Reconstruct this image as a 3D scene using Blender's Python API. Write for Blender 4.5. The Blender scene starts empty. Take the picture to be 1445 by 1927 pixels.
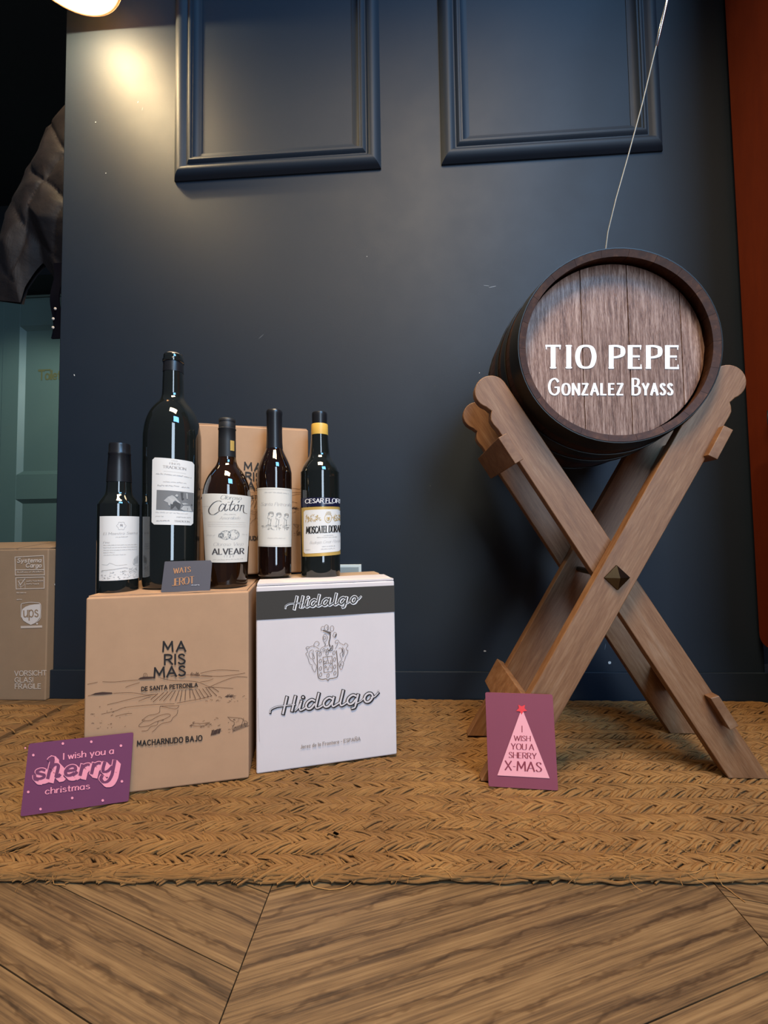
import bpy, math, random
import numpy as np
from mathutils import Vector, Matrix, noise
random.seed(7)
SC = bpy.context.scene
COL = SC.collection
PI = math.pi

# ---------------------------------------------------------------- camera
cam_d = bpy.data.cameras.new('camera'); cam = bpy.data.objects.new('camera', cam_d); COL.objects.link(cam)
yaw, pitch, roll = map(math.radians, (3.2, 2.58, 0.83))
F = Vector((-math.sin(yaw)*math.cos(pitch), math.cos(yaw)*math.cos(pitch), math.sin(pitch)))
R0 = Vector((math.cos(yaw), math.sin(yaw), 0)); U0 = R0.cross(F)
Rv = R0*math.cos(roll) - U0*math.sin(roll); Uv = U0*math.cos(roll) + R0*math.sin(roll)
M = Matrix((Rv, Uv, -F)).transposed().to_4x4(); M.translation = (0, -1.125, .437)
cam.matrix_world = M
cam_d.sensor_fit = 'VERTICAL'; cam_d.sensor_height = 36; cam_d.lens = 785.9/1927*36; cam_d.clip_start = .02
SC.camera = cam
# ---------------------------------------------------------------- world, lights, exposure
w = bpy.data.worlds.new('world'); SC.world = w; w.use_nodes = True
w.node_tree.nodes['Background'].inputs[0].default_value = (.55, .68, 1, 1)
w.node_tree.nodes['Background'].inputs[1].default_value = .06
def area(name, loc, target, sx, sy, power, color, shape='RECTANGLE'):
    l = bpy.data.lights.new(name, 'AREA'); l.shape = shape; l.size = sx; l.size_y = sy; l.energy = power; l.color = color
    o = bpy.data.objects.new(name, l); COL.objects.link(o); o.location = loc
    o.rotation_euler = (Vector(target)-Vector(loc)).to_track_quat('-Z', 'Y').to_euler(); return o
area('ceiling_light', (.1, -1.2, 2.45), (0, -.75, 0), .9, .5, 25, (1, .76, .48)).data.spread = math.radians(112)
area('window_light', (1.45, -3.4, 1.35), (.0, 0, .9), .7, 2.7, 52, (.66, .82, 1))
area('high_window_light', (1.55, -2.3, 2.9), (.1, 0, 1.6), 1.2, .8, 62, (.20, .54, 1))
SC.view_settings.view_transform = 'Standard'; SC.view_settings.look = 'None'
SC.view_settings.exposure = .38; SC.view_settings.gamma = 1; SC.view_settings.use_curve_mapping = False

# ---------------------------------------------------------------- helpers
def props(o, label=None, cat=None, group=None, kind=None):
    if label: o['label'] = label
    if cat: o['category'] = cat
    if group: o['group'] = group
    if kind: o['kind'] = kind
    return o
def empty(name, loc=(0, 0, 0), rz=0, **k):
    o = bpy.data.objects.new(name, None); COL.objects.link(o); o.location = loc; o.rotation_euler = (0, 0, rz)
    o.empty_display_size = .02
    return props(o, **k)
class MB:
    def __init__(s): s.v = []; s.f = []; s.uv = None
    def add(s, vs, fs):
        n = len(s.v); s.v += [tuple(p) for p in vs]; s.f += [tuple(i+n for i in f) for f in fs]
    def box(s, a, b):
        (x0, y0, z0), (x1, y1, z1) = a, b
        s.add([(x0,y0,z0),(x1,y0,z0),(x1,y1,z0),(x0,y1,z0),(x0,y0,z1),(x1,y0,z1),(x1,y1,z1),(x0,y1,z1)],
              [(0,3,2,1),(4,5,6,7),(0,1,5,4),(1,2,6,5),(2,3,7,6),(3,0,4,7)])
    def prism(s, pts, y0, y1):      # (x, z) outline pushed along y
        n = len(pts)
        s.add([(x,y0,z) for x,z in pts]+[(x,y1,z) for x,z in pts],
              [tuple(range(n)), tuple(range(2*n-1,n-1,-1))]+[(i,i+n,(i+1)%n+n,(i+1)%n) for i in range(n)])
    def lathe(s, prof, seg=48, a0=0, a1=2*PI, loc=(0,0,0)):
        full = abs(a1-a0-2*PI) < 1e-6; n = seg if full else seg+1
        vs = [(loc[0]+r*math.cos(a0+(a1-a0)*i/seg), loc[1]+r*math.sin(a0+(a1-a0)*i/seg), loc[2]+z) for r, z in prof for i in range(n)]
        fs = [(j*n+i, j*n+(i+1)%n, (j+1)*n+(i+1)%n, (j+1)*n+i) for j in range(len(prof)-1) for i in range(n if full else seg)]
        s.add(vs, fs)
    def tube(s, pts, r, seg=8, cap=True):
        pts = [Vector(p) for p in pts]; n = len(pts); vs = []
        for i, p in enumerate(pts):
            t = (pts[min(i+1,n-1)]-pts[max(i-1,0)]).normalized()
            a = t.orthogonal().normalized() if abs(t.z) > .9 else t.cross(Vector((0,0,1))).normalized()
            b = t.cross(a); rr = r[i] if isinstance(r, (list, tuple)) else r
            vs += [p+a*rr*math.cos(2*PI*k/seg)+b*rr*math.sin(2*PI*k/seg) for k in range(seg)]
        fs = [(j*seg+i, j*seg+(i+1)%seg, (j+1)*seg+(i+1)%seg, (j+1)*seg+i) for j in range(n-1) for i in range(seg)]
        if cap: fs += [tuple(range(seg-1,-1,-1)), tuple(range((n-1)*seg, n*seg))]
        s.add(vs, fs)
    def grid(s, fn, nu, nv):
        vs = [fn(i/nu, j/nv) for j in range(nv+1) for i in range(nu+1)]
        s.add(vs, [(j*(nu+1)+i, j*(nu+1)+i+1, (j+1)*(nu+1)+i+1, (j+1)*(nu+1)+i) for j in range(nv) for i in range(nu)])
    def build(s, name, mat, parent=None, smooth=False, bevel=0, seg=2, **k):
        me = bpy.data.meshes.new(name); me.from_pydata(s.v, [], s.f); me.update()
        if s.uv is not None:
            l = me.uv_layers.new(name='UVMap'); idx = np.empty(len(me.loops), 'i'); me.loops.foreach_get('vertex_index', idx)
            l.data.foreach_set('uv', np.asarray(s.uv, 'f')[idx].ravel())
        me.materials.append(mat)
        if smooth: me.shade_smooth()
        o = bpy.data.objects.new(name, me); COL.objects.link(o)
        if parent: o.parent = parent
        if bevel:
            m = o.modifiers.new('bevel', 'BEVEL'); m.width = bevel; m.segments = seg; m.limit_method = 'ANGLE'; m.angle_limit = .6
            me.shade_smooth(); m2 = o.modifiers.new('wn', 'WEIGHTED_NORMAL')
        return props(o, **k)
def sharp(o, deg=35):
    me = o.data; me.set_sharp_from_angle(angle=math.radians(deg)); return o

# ---------------------------------------------------------------- materials
def mat(name, color=(.5,.5,.5), rough=.5, metal=0, **k):
    m = bpy.data.materials.new(name); m.use_nodes = True; b = m.node_tree.nodes['Principled BSDF']
    b.inputs['Base Color'].default_value = (*color, 1); b.inputs['Roughness'].default_value = rough; b.inputs['Metallic'].default_value = metal
    for n, v in k.items(): b.inputs[n.replace('_', ' ')].default_value = v
    return m
def N(m, t, **k):
    n = m.node_tree.nodes.new(t)
    for a, v in k.items():
        if a in n.inputs.keys() if hasattr(n.inputs, 'keys') else False: n.inputs[a].default_value = v
        elif a.startswith('i_'): n.inputs[a[2:].replace('_', ' ')].default_value = v
        else: setattr(n, a, v)
    return n
def L(m, a, b): m.node_tree.links.new(a, b)
def coords(m, scale=(1,1,1), kind='Object', rot=(0,0,0), rand=False):
    tc = N(m, 'ShaderNodeTexCoord'); mp = N(m, 'ShaderNodeMapping'); mp.inputs['Scale'].default_value = scale
    src = tc.outputs[kind]
    if any(rot): vr = N(m, 'ShaderNodeVectorRotate', rotation_type='EULER_XYZ'); vr.inputs['Rotation'].default_value = rot; L(m, src, vr.inputs['Vector']); src = vr.outputs[0]
    if rand:
        oi = N(m, 'ShaderNodeObjectInfo'); mu = N(m, 'ShaderNodeMath', operation='MULTIPLY'); L(m, oi.outputs['Random'], mu.inputs[0]); mu.inputs[1].default_value = 37
        ad = N(m, 'ShaderNodeVectorMath', operation='ADD'); L(m, src, ad.inputs[0]); L(m, mu.outputs[0], ad.inputs[1]); src = ad.outputs[0]
    L(m, src, mp.inputs['Vector']); return mp.outputs[0]
def noise_n(m, vec, scale, detail=5, rough=.55, dist=0):
    n = N(m, 'ShaderNodeTexNoise'); n.inputs['Scale'].default_value = scale; n.inputs['Detail'].default_value = detail
    n.inputs['Roughness'].default_value = rough; n.inputs['Distortion'].default_value = dist; L(m, vec, n.inputs['Vector']); return n.outputs['Fac']
def ramp(m, fac, stops):
    r = N(m, 'ShaderNodeValToRGB'); e = r.color_ramp.elements
    while len(e) < len(stops): e.new(.5)
    for x, (p, c) in zip(e, stops): x.position = p; x.color = (*c, 1)
    L(m, fac, r.inputs[0]); return r.outputs[0]
def mix(m, fac, a, b, mode='MIX'):
    n = N(m, 'ShaderNodeMix', data_type='RGBA', blend_type=mode)
    if isinstance(fac, (int, float)): n.inputs[0].default_value = fac
    else: L(m, fac, n.inputs[0])
    for i, v in ((6, a), (7, b)):
        if isinstance(v, tuple): n.inputs[i].default_value = (*v, 1)
        else: L(m, v, n.inputs[i])
    return n.outputs[2]
def bump(m, h, strength=.3, dist=.002):
    b = N(m, 'ShaderNodeBump'); b.inputs['Strength'].default_value = strength; b.inputs['Distance'].default_value = dist
    L(m, h, b.inputs['Height']); L(m, b.outputs[0], m.node_tree.nodes['Principled BSDF'].inputs['Normal'])
def setc(m, c): L(m, c, m.node_tree.nodes['Principled BSDF'].inputs['Base Color'])
def setr(m, c): L(m, c, m.node_tree.nodes['Principled BSDF'].inputs['Roughness'])

def painted(name, c, c2, rough):
    m = mat(name, c, rough); v = coords(m)
    setc(m, ramp(m, noise_n(m, v, 1.6, 6, .6), [(.3, c2), (.7, c)]))
    setr(m, ramp(m, noise_n(m, v, 5, 6, .7), [(.3, (rough*.94,)*3), (.75, (rough*1.06,)*3)]))
    bump(m, noise_n(m, v, 260, 3), .12, .0008); return m
M_wall = painted('navy_paint', (.0084,.0158,.0270), (.0074,.0142,.0244), .60)
M_wall.node_tree.nodes['Principled BSDF'].inputs['Specular IOR Level'].default_value = .38
M_teal = painted('teal_paint', (.135,.190,.165), (.125,.178,.155), .45)
M_dark = painted('dark_paint', (.010,.011,.013), (.008,.009,.010), .7)
M_chip = mat('bare_plaster', (.62,.62,.60), .8)

def wood(name, stops, sc, rough=.5, rand=True, bstr=.25, fine=1.0, rot=(0,0,0)):
    m = mat(name, rough=rough); v = coords(m, sc, rand=rand, rot=rot)
    a = noise_n(m, v, 3, 8, .62, .6); b = noise_n(m, v, 14*fine, 6, .6, .2)
    c = mix(m, .45, ramp(m, a, stops), ramp(m, b, stops))
    oi = N(m, 'ShaderNodeObjectInfo'); hs = N(m, 'ShaderNodeHueSaturation')
    mr = N(m, 'ShaderNodeMapRange'); mr.inputs[3].default_value = .88; mr.inputs[4].default_value = 1.14; L(m, oi.outputs['Random'], mr.inputs[0])
    L(m, mr.outputs[0], hs.inputs['Value']); L(m, c, hs.inputs['Color']); setc(m, hs.outputs[0])
    bump(m, b, bstr, .0012); return m
def oak():
    m = mat('oak_floor', rough=.5); v = coords(m, (1, 1, 1), rand=True)
    def sc(k): n = N(m, 'ShaderNodeVectorMath', operation='MULTIPLY'); L(m, v, n.inputs[0]); n.inputs[1].default_value = k; return n.outputs[0]
    wav = N(m, 'ShaderNodeTexWave', wave_type='BANDS', bands_direction='Y'); L(m, sc((.55, 1, 1)), wav.inputs['Vector'])
    for a_, b_ in (('Scale', 11), ('Distortion', 6), ('Detail', 4), ('Detail Scale', 1.3), ('Detail Roughness', .65)): wav.inputs[a_].default_value = b_
    fine = noise_n(m, sc((7, 330, 60)), 1, 4, .6); mid = noise_n(m, sc((2.6, 55, 20)), 1.2, 6, .65, .3); big = noise_n(m, sc((.9, 5, 5)), 1.3, 4, .6)
    def madd(a_, ka, b_, kb):
        x = N(m, 'ShaderNodeMath', operation='MULTIPLY'); L(m, a_, x.inputs[0]); x.inputs[1].default_value = ka
        y = N(m, 'ShaderNodeMath', operation='MULTIPLY_ADD'); L(m, b_, y.inputs[0]); y.inputs[1].default_value = kb; L(m, x.outputs[0], y.inputs[2]); return y.outputs[0]
    f = madd(madd(fine, .50, mid, .26), 1, madd(wav.outputs['Fac'], .04, big, .20), 1)
    setc(m, ramp(m, f, [(.39,(.055,.030,.014)),(.465,(.105,.059,.027)),(.52,(.150,.086,.038)),(.61,(.215,.130,.060))]))
    rl = ramp(m, wav.outputs['Fac'], [(.0,(.62,.57,.52)),(.035,(.80,.77,.74)),(.09,(1,1,1)),(1,(1,1,1))]); col = m.node_tree.nodes['Principled BSDF'].inputs['Base Color'].links[0].from_socket; setc(m, mix(m, 1.0, col, rl, 'MULTIPLY'))
    bump(m, madd(fine, .6, mid, .4), .45, .001); return m
M_floor = oak()
ST = [(.28,(.105,.042,.015)),(.48,(.19,.085,.034)),(.62,(.25,.13,.062)),(.8,(.33,.22,.145))]
M_stand = wood('stand_timber', ST, (5,5,5), .5, bstr=.12)
M_standA = wood('stand_timber_long', ST, (28,9,2.4), .48, bstr=.12, rot=(0,-math.atan2(.51,.86),0))
M_standB = wood('stand_timber_cross', ST, (28,9,2.4), .48, bstr=.12, rot=(0,math.atan2(.52,.854),0))
M_stave = wood('stave_wood', [(.3,(.018,.008,.005)),(.6,(.038,.016,.010)),(.8,(.07,.03,.017))], (10,1.5,10), .5)
M_inner = wood('rim_wood', [(.3,(.022,.007,.003)),(.55,(.048,.016,.006)),(.75,(.13,.052,.020))], (7,7,7), .55)
M_head = wood('barrel_head_wood', [(.36,(.060,.024,.016)),(.45,(.17,.088,.062)),(.52,(.27,.160,.122)),(.62,(.50,.35,.29))], (75,6,4.0), .32, bstr=.8, fine=1.6)
M_cab = wood('mahogany_veneer', [(.3,(.105,.013,.0018)),(.6,(.135,.018,.0024)),(.8,(.165,.025,.0035))], (5,5,1), .6, bstr=.03)
M_hoop = mat('black_hoop_steel', (.018,.018,.018), .42, .6)
M_steel = mat('steel', (.55,.54,.52), .25, 1)
M_bronze = mat('dark_bronze', (.10,.085,.06), .3, 1)
for q_ in (M_stave, M_inner, M_cab): q_.node_tree.nodes['Principled BSDF'].inputs['Specular IOR Level'].default_value = .22
def card_m(name, c, s=.9, rough=.8):
    m = mat(name, c, rough); v = coords(m)
    setc(m, ramp(m, noise_n(m, v, 18, 8, .7), [(.3, tuple(x*s for x in c)), (.7, c)]))
    v2 = coords(m, (140, 140, 4)); bump(m, noise_n(m, v2, 1, 2), .15, .0006); return m
M_kraft = card_m('kraft_cardboard', (.47,.275,.155)); M_kraft2 = card_m('brown_cardboard', (.30,.195,.115))
M_white = card_m('white_cardboard', (.68,.61,.60), .96)
M_raw = card_m('cardboard_edge', (.50,.33,.2))
M_black = mat('black_ink', (.012,.010,.010), .7); M_brownink = mat('sepia_ink', (.055,.026,.018), .8)
M_band = mat('charcoal_print', (.035,.030,.024), .7); M_whiteink = mat('white_ink', (.80,.77,.76), .7)
M_fade = mat('faded_white_ink', (.56,.46,.38), .8); M_upsw = mat('pale_print', (.62,.55,.50), .8)
M_plum = card_m('plum_card', (.155,.036,.095), .95, .75); M_plumink = mat('plum_ink', (.16,.038,.095), .75); M_pink = mat('pink_ink', (.85,.30,.38), .7)
M_rose = card_m('rose_card', (.235,.052,.085), .95, .75); M_palepink = mat('pale_pink_ink', (.88,.38,.42), .7); M_red = mat('red_ink', (.80,.05,.06), .6)
M_wine = mat('wine_ink', (.25,.035,.06), .7)
M_slate = card_m('slate_card', (.060,.058,.075), .95, .6); M_copper = mat('copper_foil', (.55,.27,.13), .4, .6); M_greyink = mat('grey_ink', (.35,.36,.40), .7)
M_label = card_m('label_paper', (.76,.73,.69), .98, .65); M_cream = card_m('cream_label', (.72,.67,.59), .97, .65)
M_txt = mat('label_ink', (.06,.05,.05), .7); M_txt2 = mat('pale_label_ink', (.30,.27,.26), .7)
M_pic = mat('grey_print', (.18,.18,.18), .7); M_pic2 = mat('light_grey_print', (.45,.44,.42), .7); M_pic3 = mat('dark_grey_print', (.07,.07,.07), .7)
M_gold = mat('gold_print', (.60,.38,.10), .45, .2); M_navyp = mat('navy_print', (.010,.010,.035), .25)
M_yel = mat('yellow_foil', (.78,.45,.08), .4); M_foil = mat('black_foil', (.010,.010,.012), .32); M_matte = mat('matte_black_capsule', (.012,.012,.013), .5)
M_cork = mat('cork', (.50,.36,.22), .8)
def glass(name, c, t=.5):
    return mat(name, c, .03, IOR=1.5, Transmission_Weight=t, Coat_Weight=.6, Coat_Roughness=.02)
M_gblack = glass('black_glass', (.010,.012,.011), .15); M_gamber = glass('amber_glass', (.032,.012,.004), .6); M_gbrown = glass('brown_glass', (.020,.008,.005), .6)
def jute():
    m = mat('jute', rough=.85); tc = N(m, 'ShaderNodeTexCoord'); mp = N(m, 'ShaderNodeMapping'); mp.inputs['Scale'].default_value = (1, 9, 1)
    L(m, tc.outputs['UV'], mp.inputs[0]); a = noise_n(m, mp.outputs[0], 2.2, 6, .7); b = noise_n(m, coords(m), 7, 6, .7)
    c = mix(m, .5, ramp(m, a, [(.26,(.10,.042,.011)),(.5,(.25,.118,.031)),(.75,(.45,.245,.073))]), ramp(m, b, [(.3,(.115,.049,.014)),(.5,(.25,.118,.032)),(.7,(.38,.195,.056))]))
    setc(m, c); bump(m, a, .8, .0015); return m
M_jute = jute(); M_juteb = mat('jute_backing', (.17,.080,.024), .95)
def coatm():
    m = mat('quilted_nylon', (.0075,.0036,.0036), .7); v = coords(m); bump(m, noise_n(m, v, 45, 5), .35, .004); return m
M_coat = coatm(); M_lining = mat('dark_lining', (.006,.006,.007), .8); M_strap = mat('navy_strap', (.002,.002,.005), .9); M_strap.node_tree.nodes['Principled BSDF'].inputs['Specular IOR Level'].default_value = .05
M_shade = mat('lamp_shade_glass', (.62,.42,.32), .35)
tl = N(M_shade, 'ShaderNodeBsdfTranslucent'); tl.inputs[0].default_value = (.95,.62,.38,1); mx = N(M_shade, 'ShaderNodeMixShader'); mx.inputs[0].default_value = .22
L(M_shade, M_shade.node_tree.nodes['Principled BSDF'].outputs[0], mx.inputs[1]); L(M_shade, tl.outputs[0], mx.inputs[2]); L(M_shade, mx.outputs[0], M_shade.node_tree.nodes['Material Output'].inputs[0])
M_bulb = mat('lamp_diffuser', (1,.9,.7), .5, Emission_Color=(1,.80,.46,1), Emission_Strength=9)
M_plate = mat('outlet_plastic', (.30,.36,.38), .3); M_plate2 = mat('outlet_edge', (.62,.70,.70), .3)

# ---------------------------------------------------------------- lettering: stroke glyphs, (width, strokes); cap height 1, x-height .64
G = {}
for line in '''
A .78|L0,0 .39,1 .78,0|L.14,.33 .64,.33
B .6|L0,0 0,1|C0,1 .26,1 .46,.93 .47,.72 .3,.55 0,.54|C0,.54 .34,.53 .56,.42 .56,.14 .34,0 0,0
C .72|C.7,.8 .56,.96 .36,1 .1,.84 0,.5 .1,.16 .36,0 .56,.04 .7,.2
D .7|L0,0 0,1|C0,1 .3,1 .58,.88 .7,.5 .58,.12 .3,0 0,0
E .52|L0,0 0,1|L0,1 .5,1|L0,.53 .42,.53|L0,0 .52,0
F .5|L0,0 0,1|L0,1 .5,1|L0,.53 .42,.53
G .76|C.7,.8 .56,.96 .36,1 .1,.84 0,.5 .1,.16 .36,0 .58,.05 .72,.2|L.72,.2 .72,.46 .46,.46
H .66|L0,0 0,1|L.66,0 .66,1|L0,.52 .66,.52
I .0|L0,0 0,1
J .4|L.4,1 .4,.25|C.4,.25 .34,.04 .18,0 0,.1
K .6|L0,0 0,1|L.58,1 0,.42|L.18,.58 .6,0
L .5|L0,1 0,0|L0,0 .5,0
M .86|L0,0 .06,1 .43,.25 .8,1 .86,0
N .68|L0,0 0,1 .68,0 .68,1
O .8|C.4,1 .68,.9 .8,.5 .68,.1 .4,0 .12,.1 0,.5 .12,.9 .4,1
P .56|L0,0 0,1|C0,1 .3,1 .54,.9 .54,.62 .3,.5 0,.48
Q .8|C.4,1 .68,.9 .8,.5 .68,.1 .4,0 .12,.1 0,.5 .12,.9 .4,1|L.5,.2 .8,-.1
R .6|L0,0 0,1|C0,1 .3,1 .54,.9 .54,.64 .3,.5 0,.49|L.28,.49 .62,0
S .54|C.5,.82 .4,.96 .26,1 .08,.92 .05,.74 .2,.59 .38,.46 .53,.3 .46,.08 .27,0 .1,.04 0,.18
T .66|L.33,0 .33,1|L0,1 .66,1
U .66|L0,1 0,.3|C0,.3 .08,.06 .33,0 .58,.06 .66,.3|L.66,.3 .66,1
V .72|L0,1 .36,0 .72,1
W 1.06|L0,1 .27,0 .53,.9 .79,0 1.06,1
X .66|L0,1 .66,0|L.66,1 0,0
Y .68|L0,1 .34,.45 .68,1|L.34,.45 .34,0
Z .6|L.02,1 .58,1 .0,0 .6,0
a .46|C.42,.5 .26,.64 .08,.56 0,.3 .08,.06 .24,0 .42,.16|L.44,.62 .44,0
b .46|L0,1 0,0|C0,.48 .2,.64 .4,.54 .46,.3 .38,.06 .2,0 0,.14
c .42|C.42,.5 .26,.64 .08,.56 0,.3 .08,.06 .24,0 .42,.12
d .46|C.44,.48 .26,.64 .08,.56 0,.3 .08,.06 .24,0 .44,.16|L.46,1 .46,0
e .46|C.02,.33 .25,.33 .45,.36 .4,.56 .24,.64 .07,.54 0,.3 .08,.06 .26,0 .44,.12
f .3|C.32,.94 .2,1 .12,.86 .12,.6 .12,0|L0,.6 .28,.6
g .46|C.42,.5 .26,.64 .08,.56 0,.32 .08,.08 .24,.02 .42,.18|L.45,.62 .45,0|C.45,0 .4,-.24 .22,-.3 .04,-.22
h .44|L0,1 0,0|C0,.42 .14,.6 .3,.64 .43,.54 .44,.3 .44,0
i .0|L0,.62 0,0|L0,.86 0,.9
j .1|L.1,.62 .1,-.1|C.1,-.1 .04,-.28 -.08,-.26|L.1,.86 .1,.9
k .42|L0,1 0,0|L.38,.62 0,.22|L.12,.34 .42,0
l .0|L0,1 0,0
m .7|L0,.62 0,0|C0,.42 .1,.6 .22,.64 .34,.54 .35,.3 .35,0|C.35,.42 .45,.6 .57,.64 .69,.54 .7,.3 .7,0
n .44|L0,.62 0,0|C0,.42 .14,.6 .28,.64 .42,.54 .44,.3 .44,0
o .48|C.24,.64 .42,.55 .48,.32 .42,.08 .24,0 .06,.08 0,.32 .06,.55 .24,.64
p .46|L0,.62 0,-.3|C0,.48 .2,.64 .4,.54 .46,.3 .38,.06 .2,0 0,.14
r .28|L0,.62 0,0|C0,.38 .08,.56 .2,.64 .3,.6
s .38|C.36,.54 .2,.64 .05,.56 .06,.42 .2,.34 .36,.24 .36,.08 .2,0 0,.1
t .28|L.12,.86 .12,.14|C.12,.14 .16,.02 .3,.03|L0,.62 .28,.62
u .44|C0,.62 0,.3 .04,.06 .18,0 .34,.08 .44,.26|L.44,.62 .44,0
v .42|L0,.62 .21,0 .42,.62
w .66|L0,.62 .17,0 .33,.56 .49,0 .66,.62
x .4|L0,.62 .4,0|L.4,.62 0,0
y .44|L0,.62 .22,.02|L.44,.62 .14,-.28
z .38|L.0,.62 .36,.62 .0,0 .38,0
0 .5|C.25,1 .44,.84 .5,.5 .44,.16 .25,0 .06,.16 0,.5 .06,.84 .25,1
1 .2|L.0,.8 .16,1 .16,0
2 .5|C.02,.8 .12,.98 .3,1 .46,.88 .44,.62 .2,.3 .0,0|L0,0 .5,0
7 .46|L0,1 .46,1 .14,0
8 .48|C.24,.54 .06,.66 .06,.9 .24,1 .42,.9 .42,.66 .24,.54 .02,.42 .02,.12 .24,0 .46,.12 .46,.42 .24,.54
9 .48|C.46,.6 .26,.45 .06,.58 .06,.86 .26,1 .46,.84 .46,.4 .3,.02 .06,.06
- .24|L0,.42 .24,.42
. .0|L0,0 0,.05
! .0|L0,.3 0,1|L0,0 0,.05
/ .3|L0,0 .3,1
: .0|L0,.1 0,.15|L0,.5 0,.55
'''.strip().split('\n'):
    head, *st = line.split('|'); ch, wd = head.split()
    G[ch] = (float(wd), [(s[0], [tuple(map(float, p.split(','))) for p in s[1:].split()]) for s in st])
G['Ñ'] = (G['N'][0], G['N'][1]+[('C', [(.14,1.14),(.26,1.26),(.4,1.18),(.54,1.28)])])
def crom(p, n=5):
    out = []
    for i in range(len(p)-1):
        a = p[max(i-1,0)]; b = p[i]; c = p[i+1]; d = p[min(i+2,len(p)-1)]
        if p[0] == p[-1]:
            if i == 0: a = p[-2]
            if i == len(p)-2: d = p[1]
        for k in range(n):
            t = k/n; t2 = t*t; t3 = t2*t
            out.append(tuple(.5*(2*b[q]+(c[q]-a[q])*t+(2*a[q]-5*b[q]+4*c[q]-d[q])*t2+(3*b[q]-a[q]-3*c[q]+d[q])*t3) for q in (0,1)))
    return out+[p[-1]]
class Ink:
    '''flat print: strokes and filled shapes on an artwork sheet (units of the sheet, y down)'''
    def __init__(s): s.p = []
    def ribbon(s, pts, wf, cap=0):
        n = len(pts)
        if n < 2: return
        lr = []
        for i, (x, y) in enumerate(pts):
            a = pts[max(i-1,0)]; b = pts[min(i+1,n-1)]; dx, dy = b[0]-a[0], b[1]-a[1]; l = math.hypot(dx, dy) or 1e-9; dx /= l; dy /= l
            wv = wf(dx, dy)/2; ox = oy = 0
            if i == 0: ox, oy = -dx*cap, -dy*cap
            if i == n-1: ox, oy = dx*cap, dy*cap
            lr.append(((x+ox-dy*wv, y+oy+dx*wv), (x+ox+dy*wv, y+oy-dx*wv)))
        for a, b in zip(lr, lr[1:]): s.p.append([a[0], a[1], b[1], b[0]])
    def line(s, pts, wd, smooth=False, cap=None, step=None):
        cap = wd*.4 if cap is None else cap
        if smooth: s.ribbon(crom(pts), lambda a, b: wd, cap*.3); return
        for a, b in zip(pts, pts[1:]):
            l = math.hypot(b[0]-a[0], b[1]-a[1]); k = max(1, int(l/(step or 12)))
            s.ribbon([(a[0]+(b[0]-a[0])*i/k, a[1]+(b[1]-a[1])*i/k) for i in range(k+1)], lambda dx, dy: wd, cap)
    def fill(s, pts): s.p.append(list(pts))
    def disc(s, x, y, r, n=10): s.p.append([(x+r*math.cos(2*PI*i/n), y+r*math.sin(2*PI*i/n)) for i in range(n)])
    def text(s, t, p0, p1, h, wt=.13, thin=None, shear=0, serif=0, gap=.2, space=.42, sc=.78, dx=0, dy=0):
        '''t set from p0 to p1 along the baseline; small capitals for ~ before a letter'''
        items = []; x = 0; i = 0
        while i < len(t):
            k = 1
            if t[i] == '~': k = sc; i += 1
            c = t[i]; i += 1
            if c == ' ': x += space; continue
            items.append((c, x, k)); x += (G[c][0])*k+gap
        tot = x-gap; bx, by = p1[0]-p0[0], p1[1]-p0[1]; sx = math.hypot(bx, by)/tot; ux, uy = bx/math.hypot(bx, by), by/math.hypot(bx, by)
        thin = wt if thin is None else thin
        def tr(x, y): X = x*sx+shear*y*h; return (p0[0]+ux*X+dx, p0[1]+uy*X-y*h+dy)
        wf = lambda a, b: h*(thin+(wt-thin)*abs(b)**1.6)
        for c, x0, k in items:
            st = G[c][1]; ends = []
            for kind, p in st: ends += [p[0], p[-1]]
            for kind, p in st:
                q = [(x0+a*k, b*k) for a, b in p]
                if kind == 'C': s.ribbon([tr(*z) for z in crom(q)], wf, h*wt*.08)
                else:
                    for j, (a, b) in enumerate(zip(q, q[1:])):
                        A, B = tr(*a), tr(*b); s.ribbon([A, ((A[0]+B[0])/2, (A[1]+B[1])/2), B], wf, h*thin*.45)
                    if serif:
                        for e, o in ((p[0], p[1]), (p[-1], p[-2])):
                            free = ends.count(e) == 1
                            if not free: continue
                            X, Y = tr(x0+e[0]*k, e[1]*k); hv = h*k
                            if abs(e[1]-o[1]) > abs(e[0]-o[0])*.8 and e[1] in (0, 1, .62):
                                s.ribbon([(X-ux*serif*hv, Y-uy*serif*hv), (X+ux*serif*hv, Y+uy*serif*hv)], lambda a, b: h*.055, 0)
                            elif abs(e[1]-o[1]) < .01:
                                d = 1 if e[1] < .5 else -1
                                s.ribbon([(X, Y-d*hv*.16), (X, Y+(0 if e[1] in (0, 1) else hv*.1))], lambda a, b: h*.055, 0)
    def scribble(s, p0, p1, h, wd, seed=1, n=None):
        '''unreadably small handwriting or fine print'''
        r = random.Random(seed); l = math.hypot(p1[0]-p0[0], p1[1]-p0[1]); ux, uy = (p1[0]-p0[0])/l, (p1[1]-p0[1])/l
        x = 0; w_ = []
        while x < l:
            wl = min(l-x, h*r.uniform(1.6, 4.5)); k = max(4, int(wl/(h*.38)))
            pts = [(x+wl*i/k, (h*r.uniform(.35, .8) if i % 2 else 0)+(h*.45 if r.random() < .1 else 0)) for i in range(k+1)]
            w_.append([(p0[0]+ux*a, p0[1]+uy*a-b) for a, b in pts]); x += wl+h*.55
        for q in w_: s.ribbon(crom(q, 2), lambda a, b: wd, 0)
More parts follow.
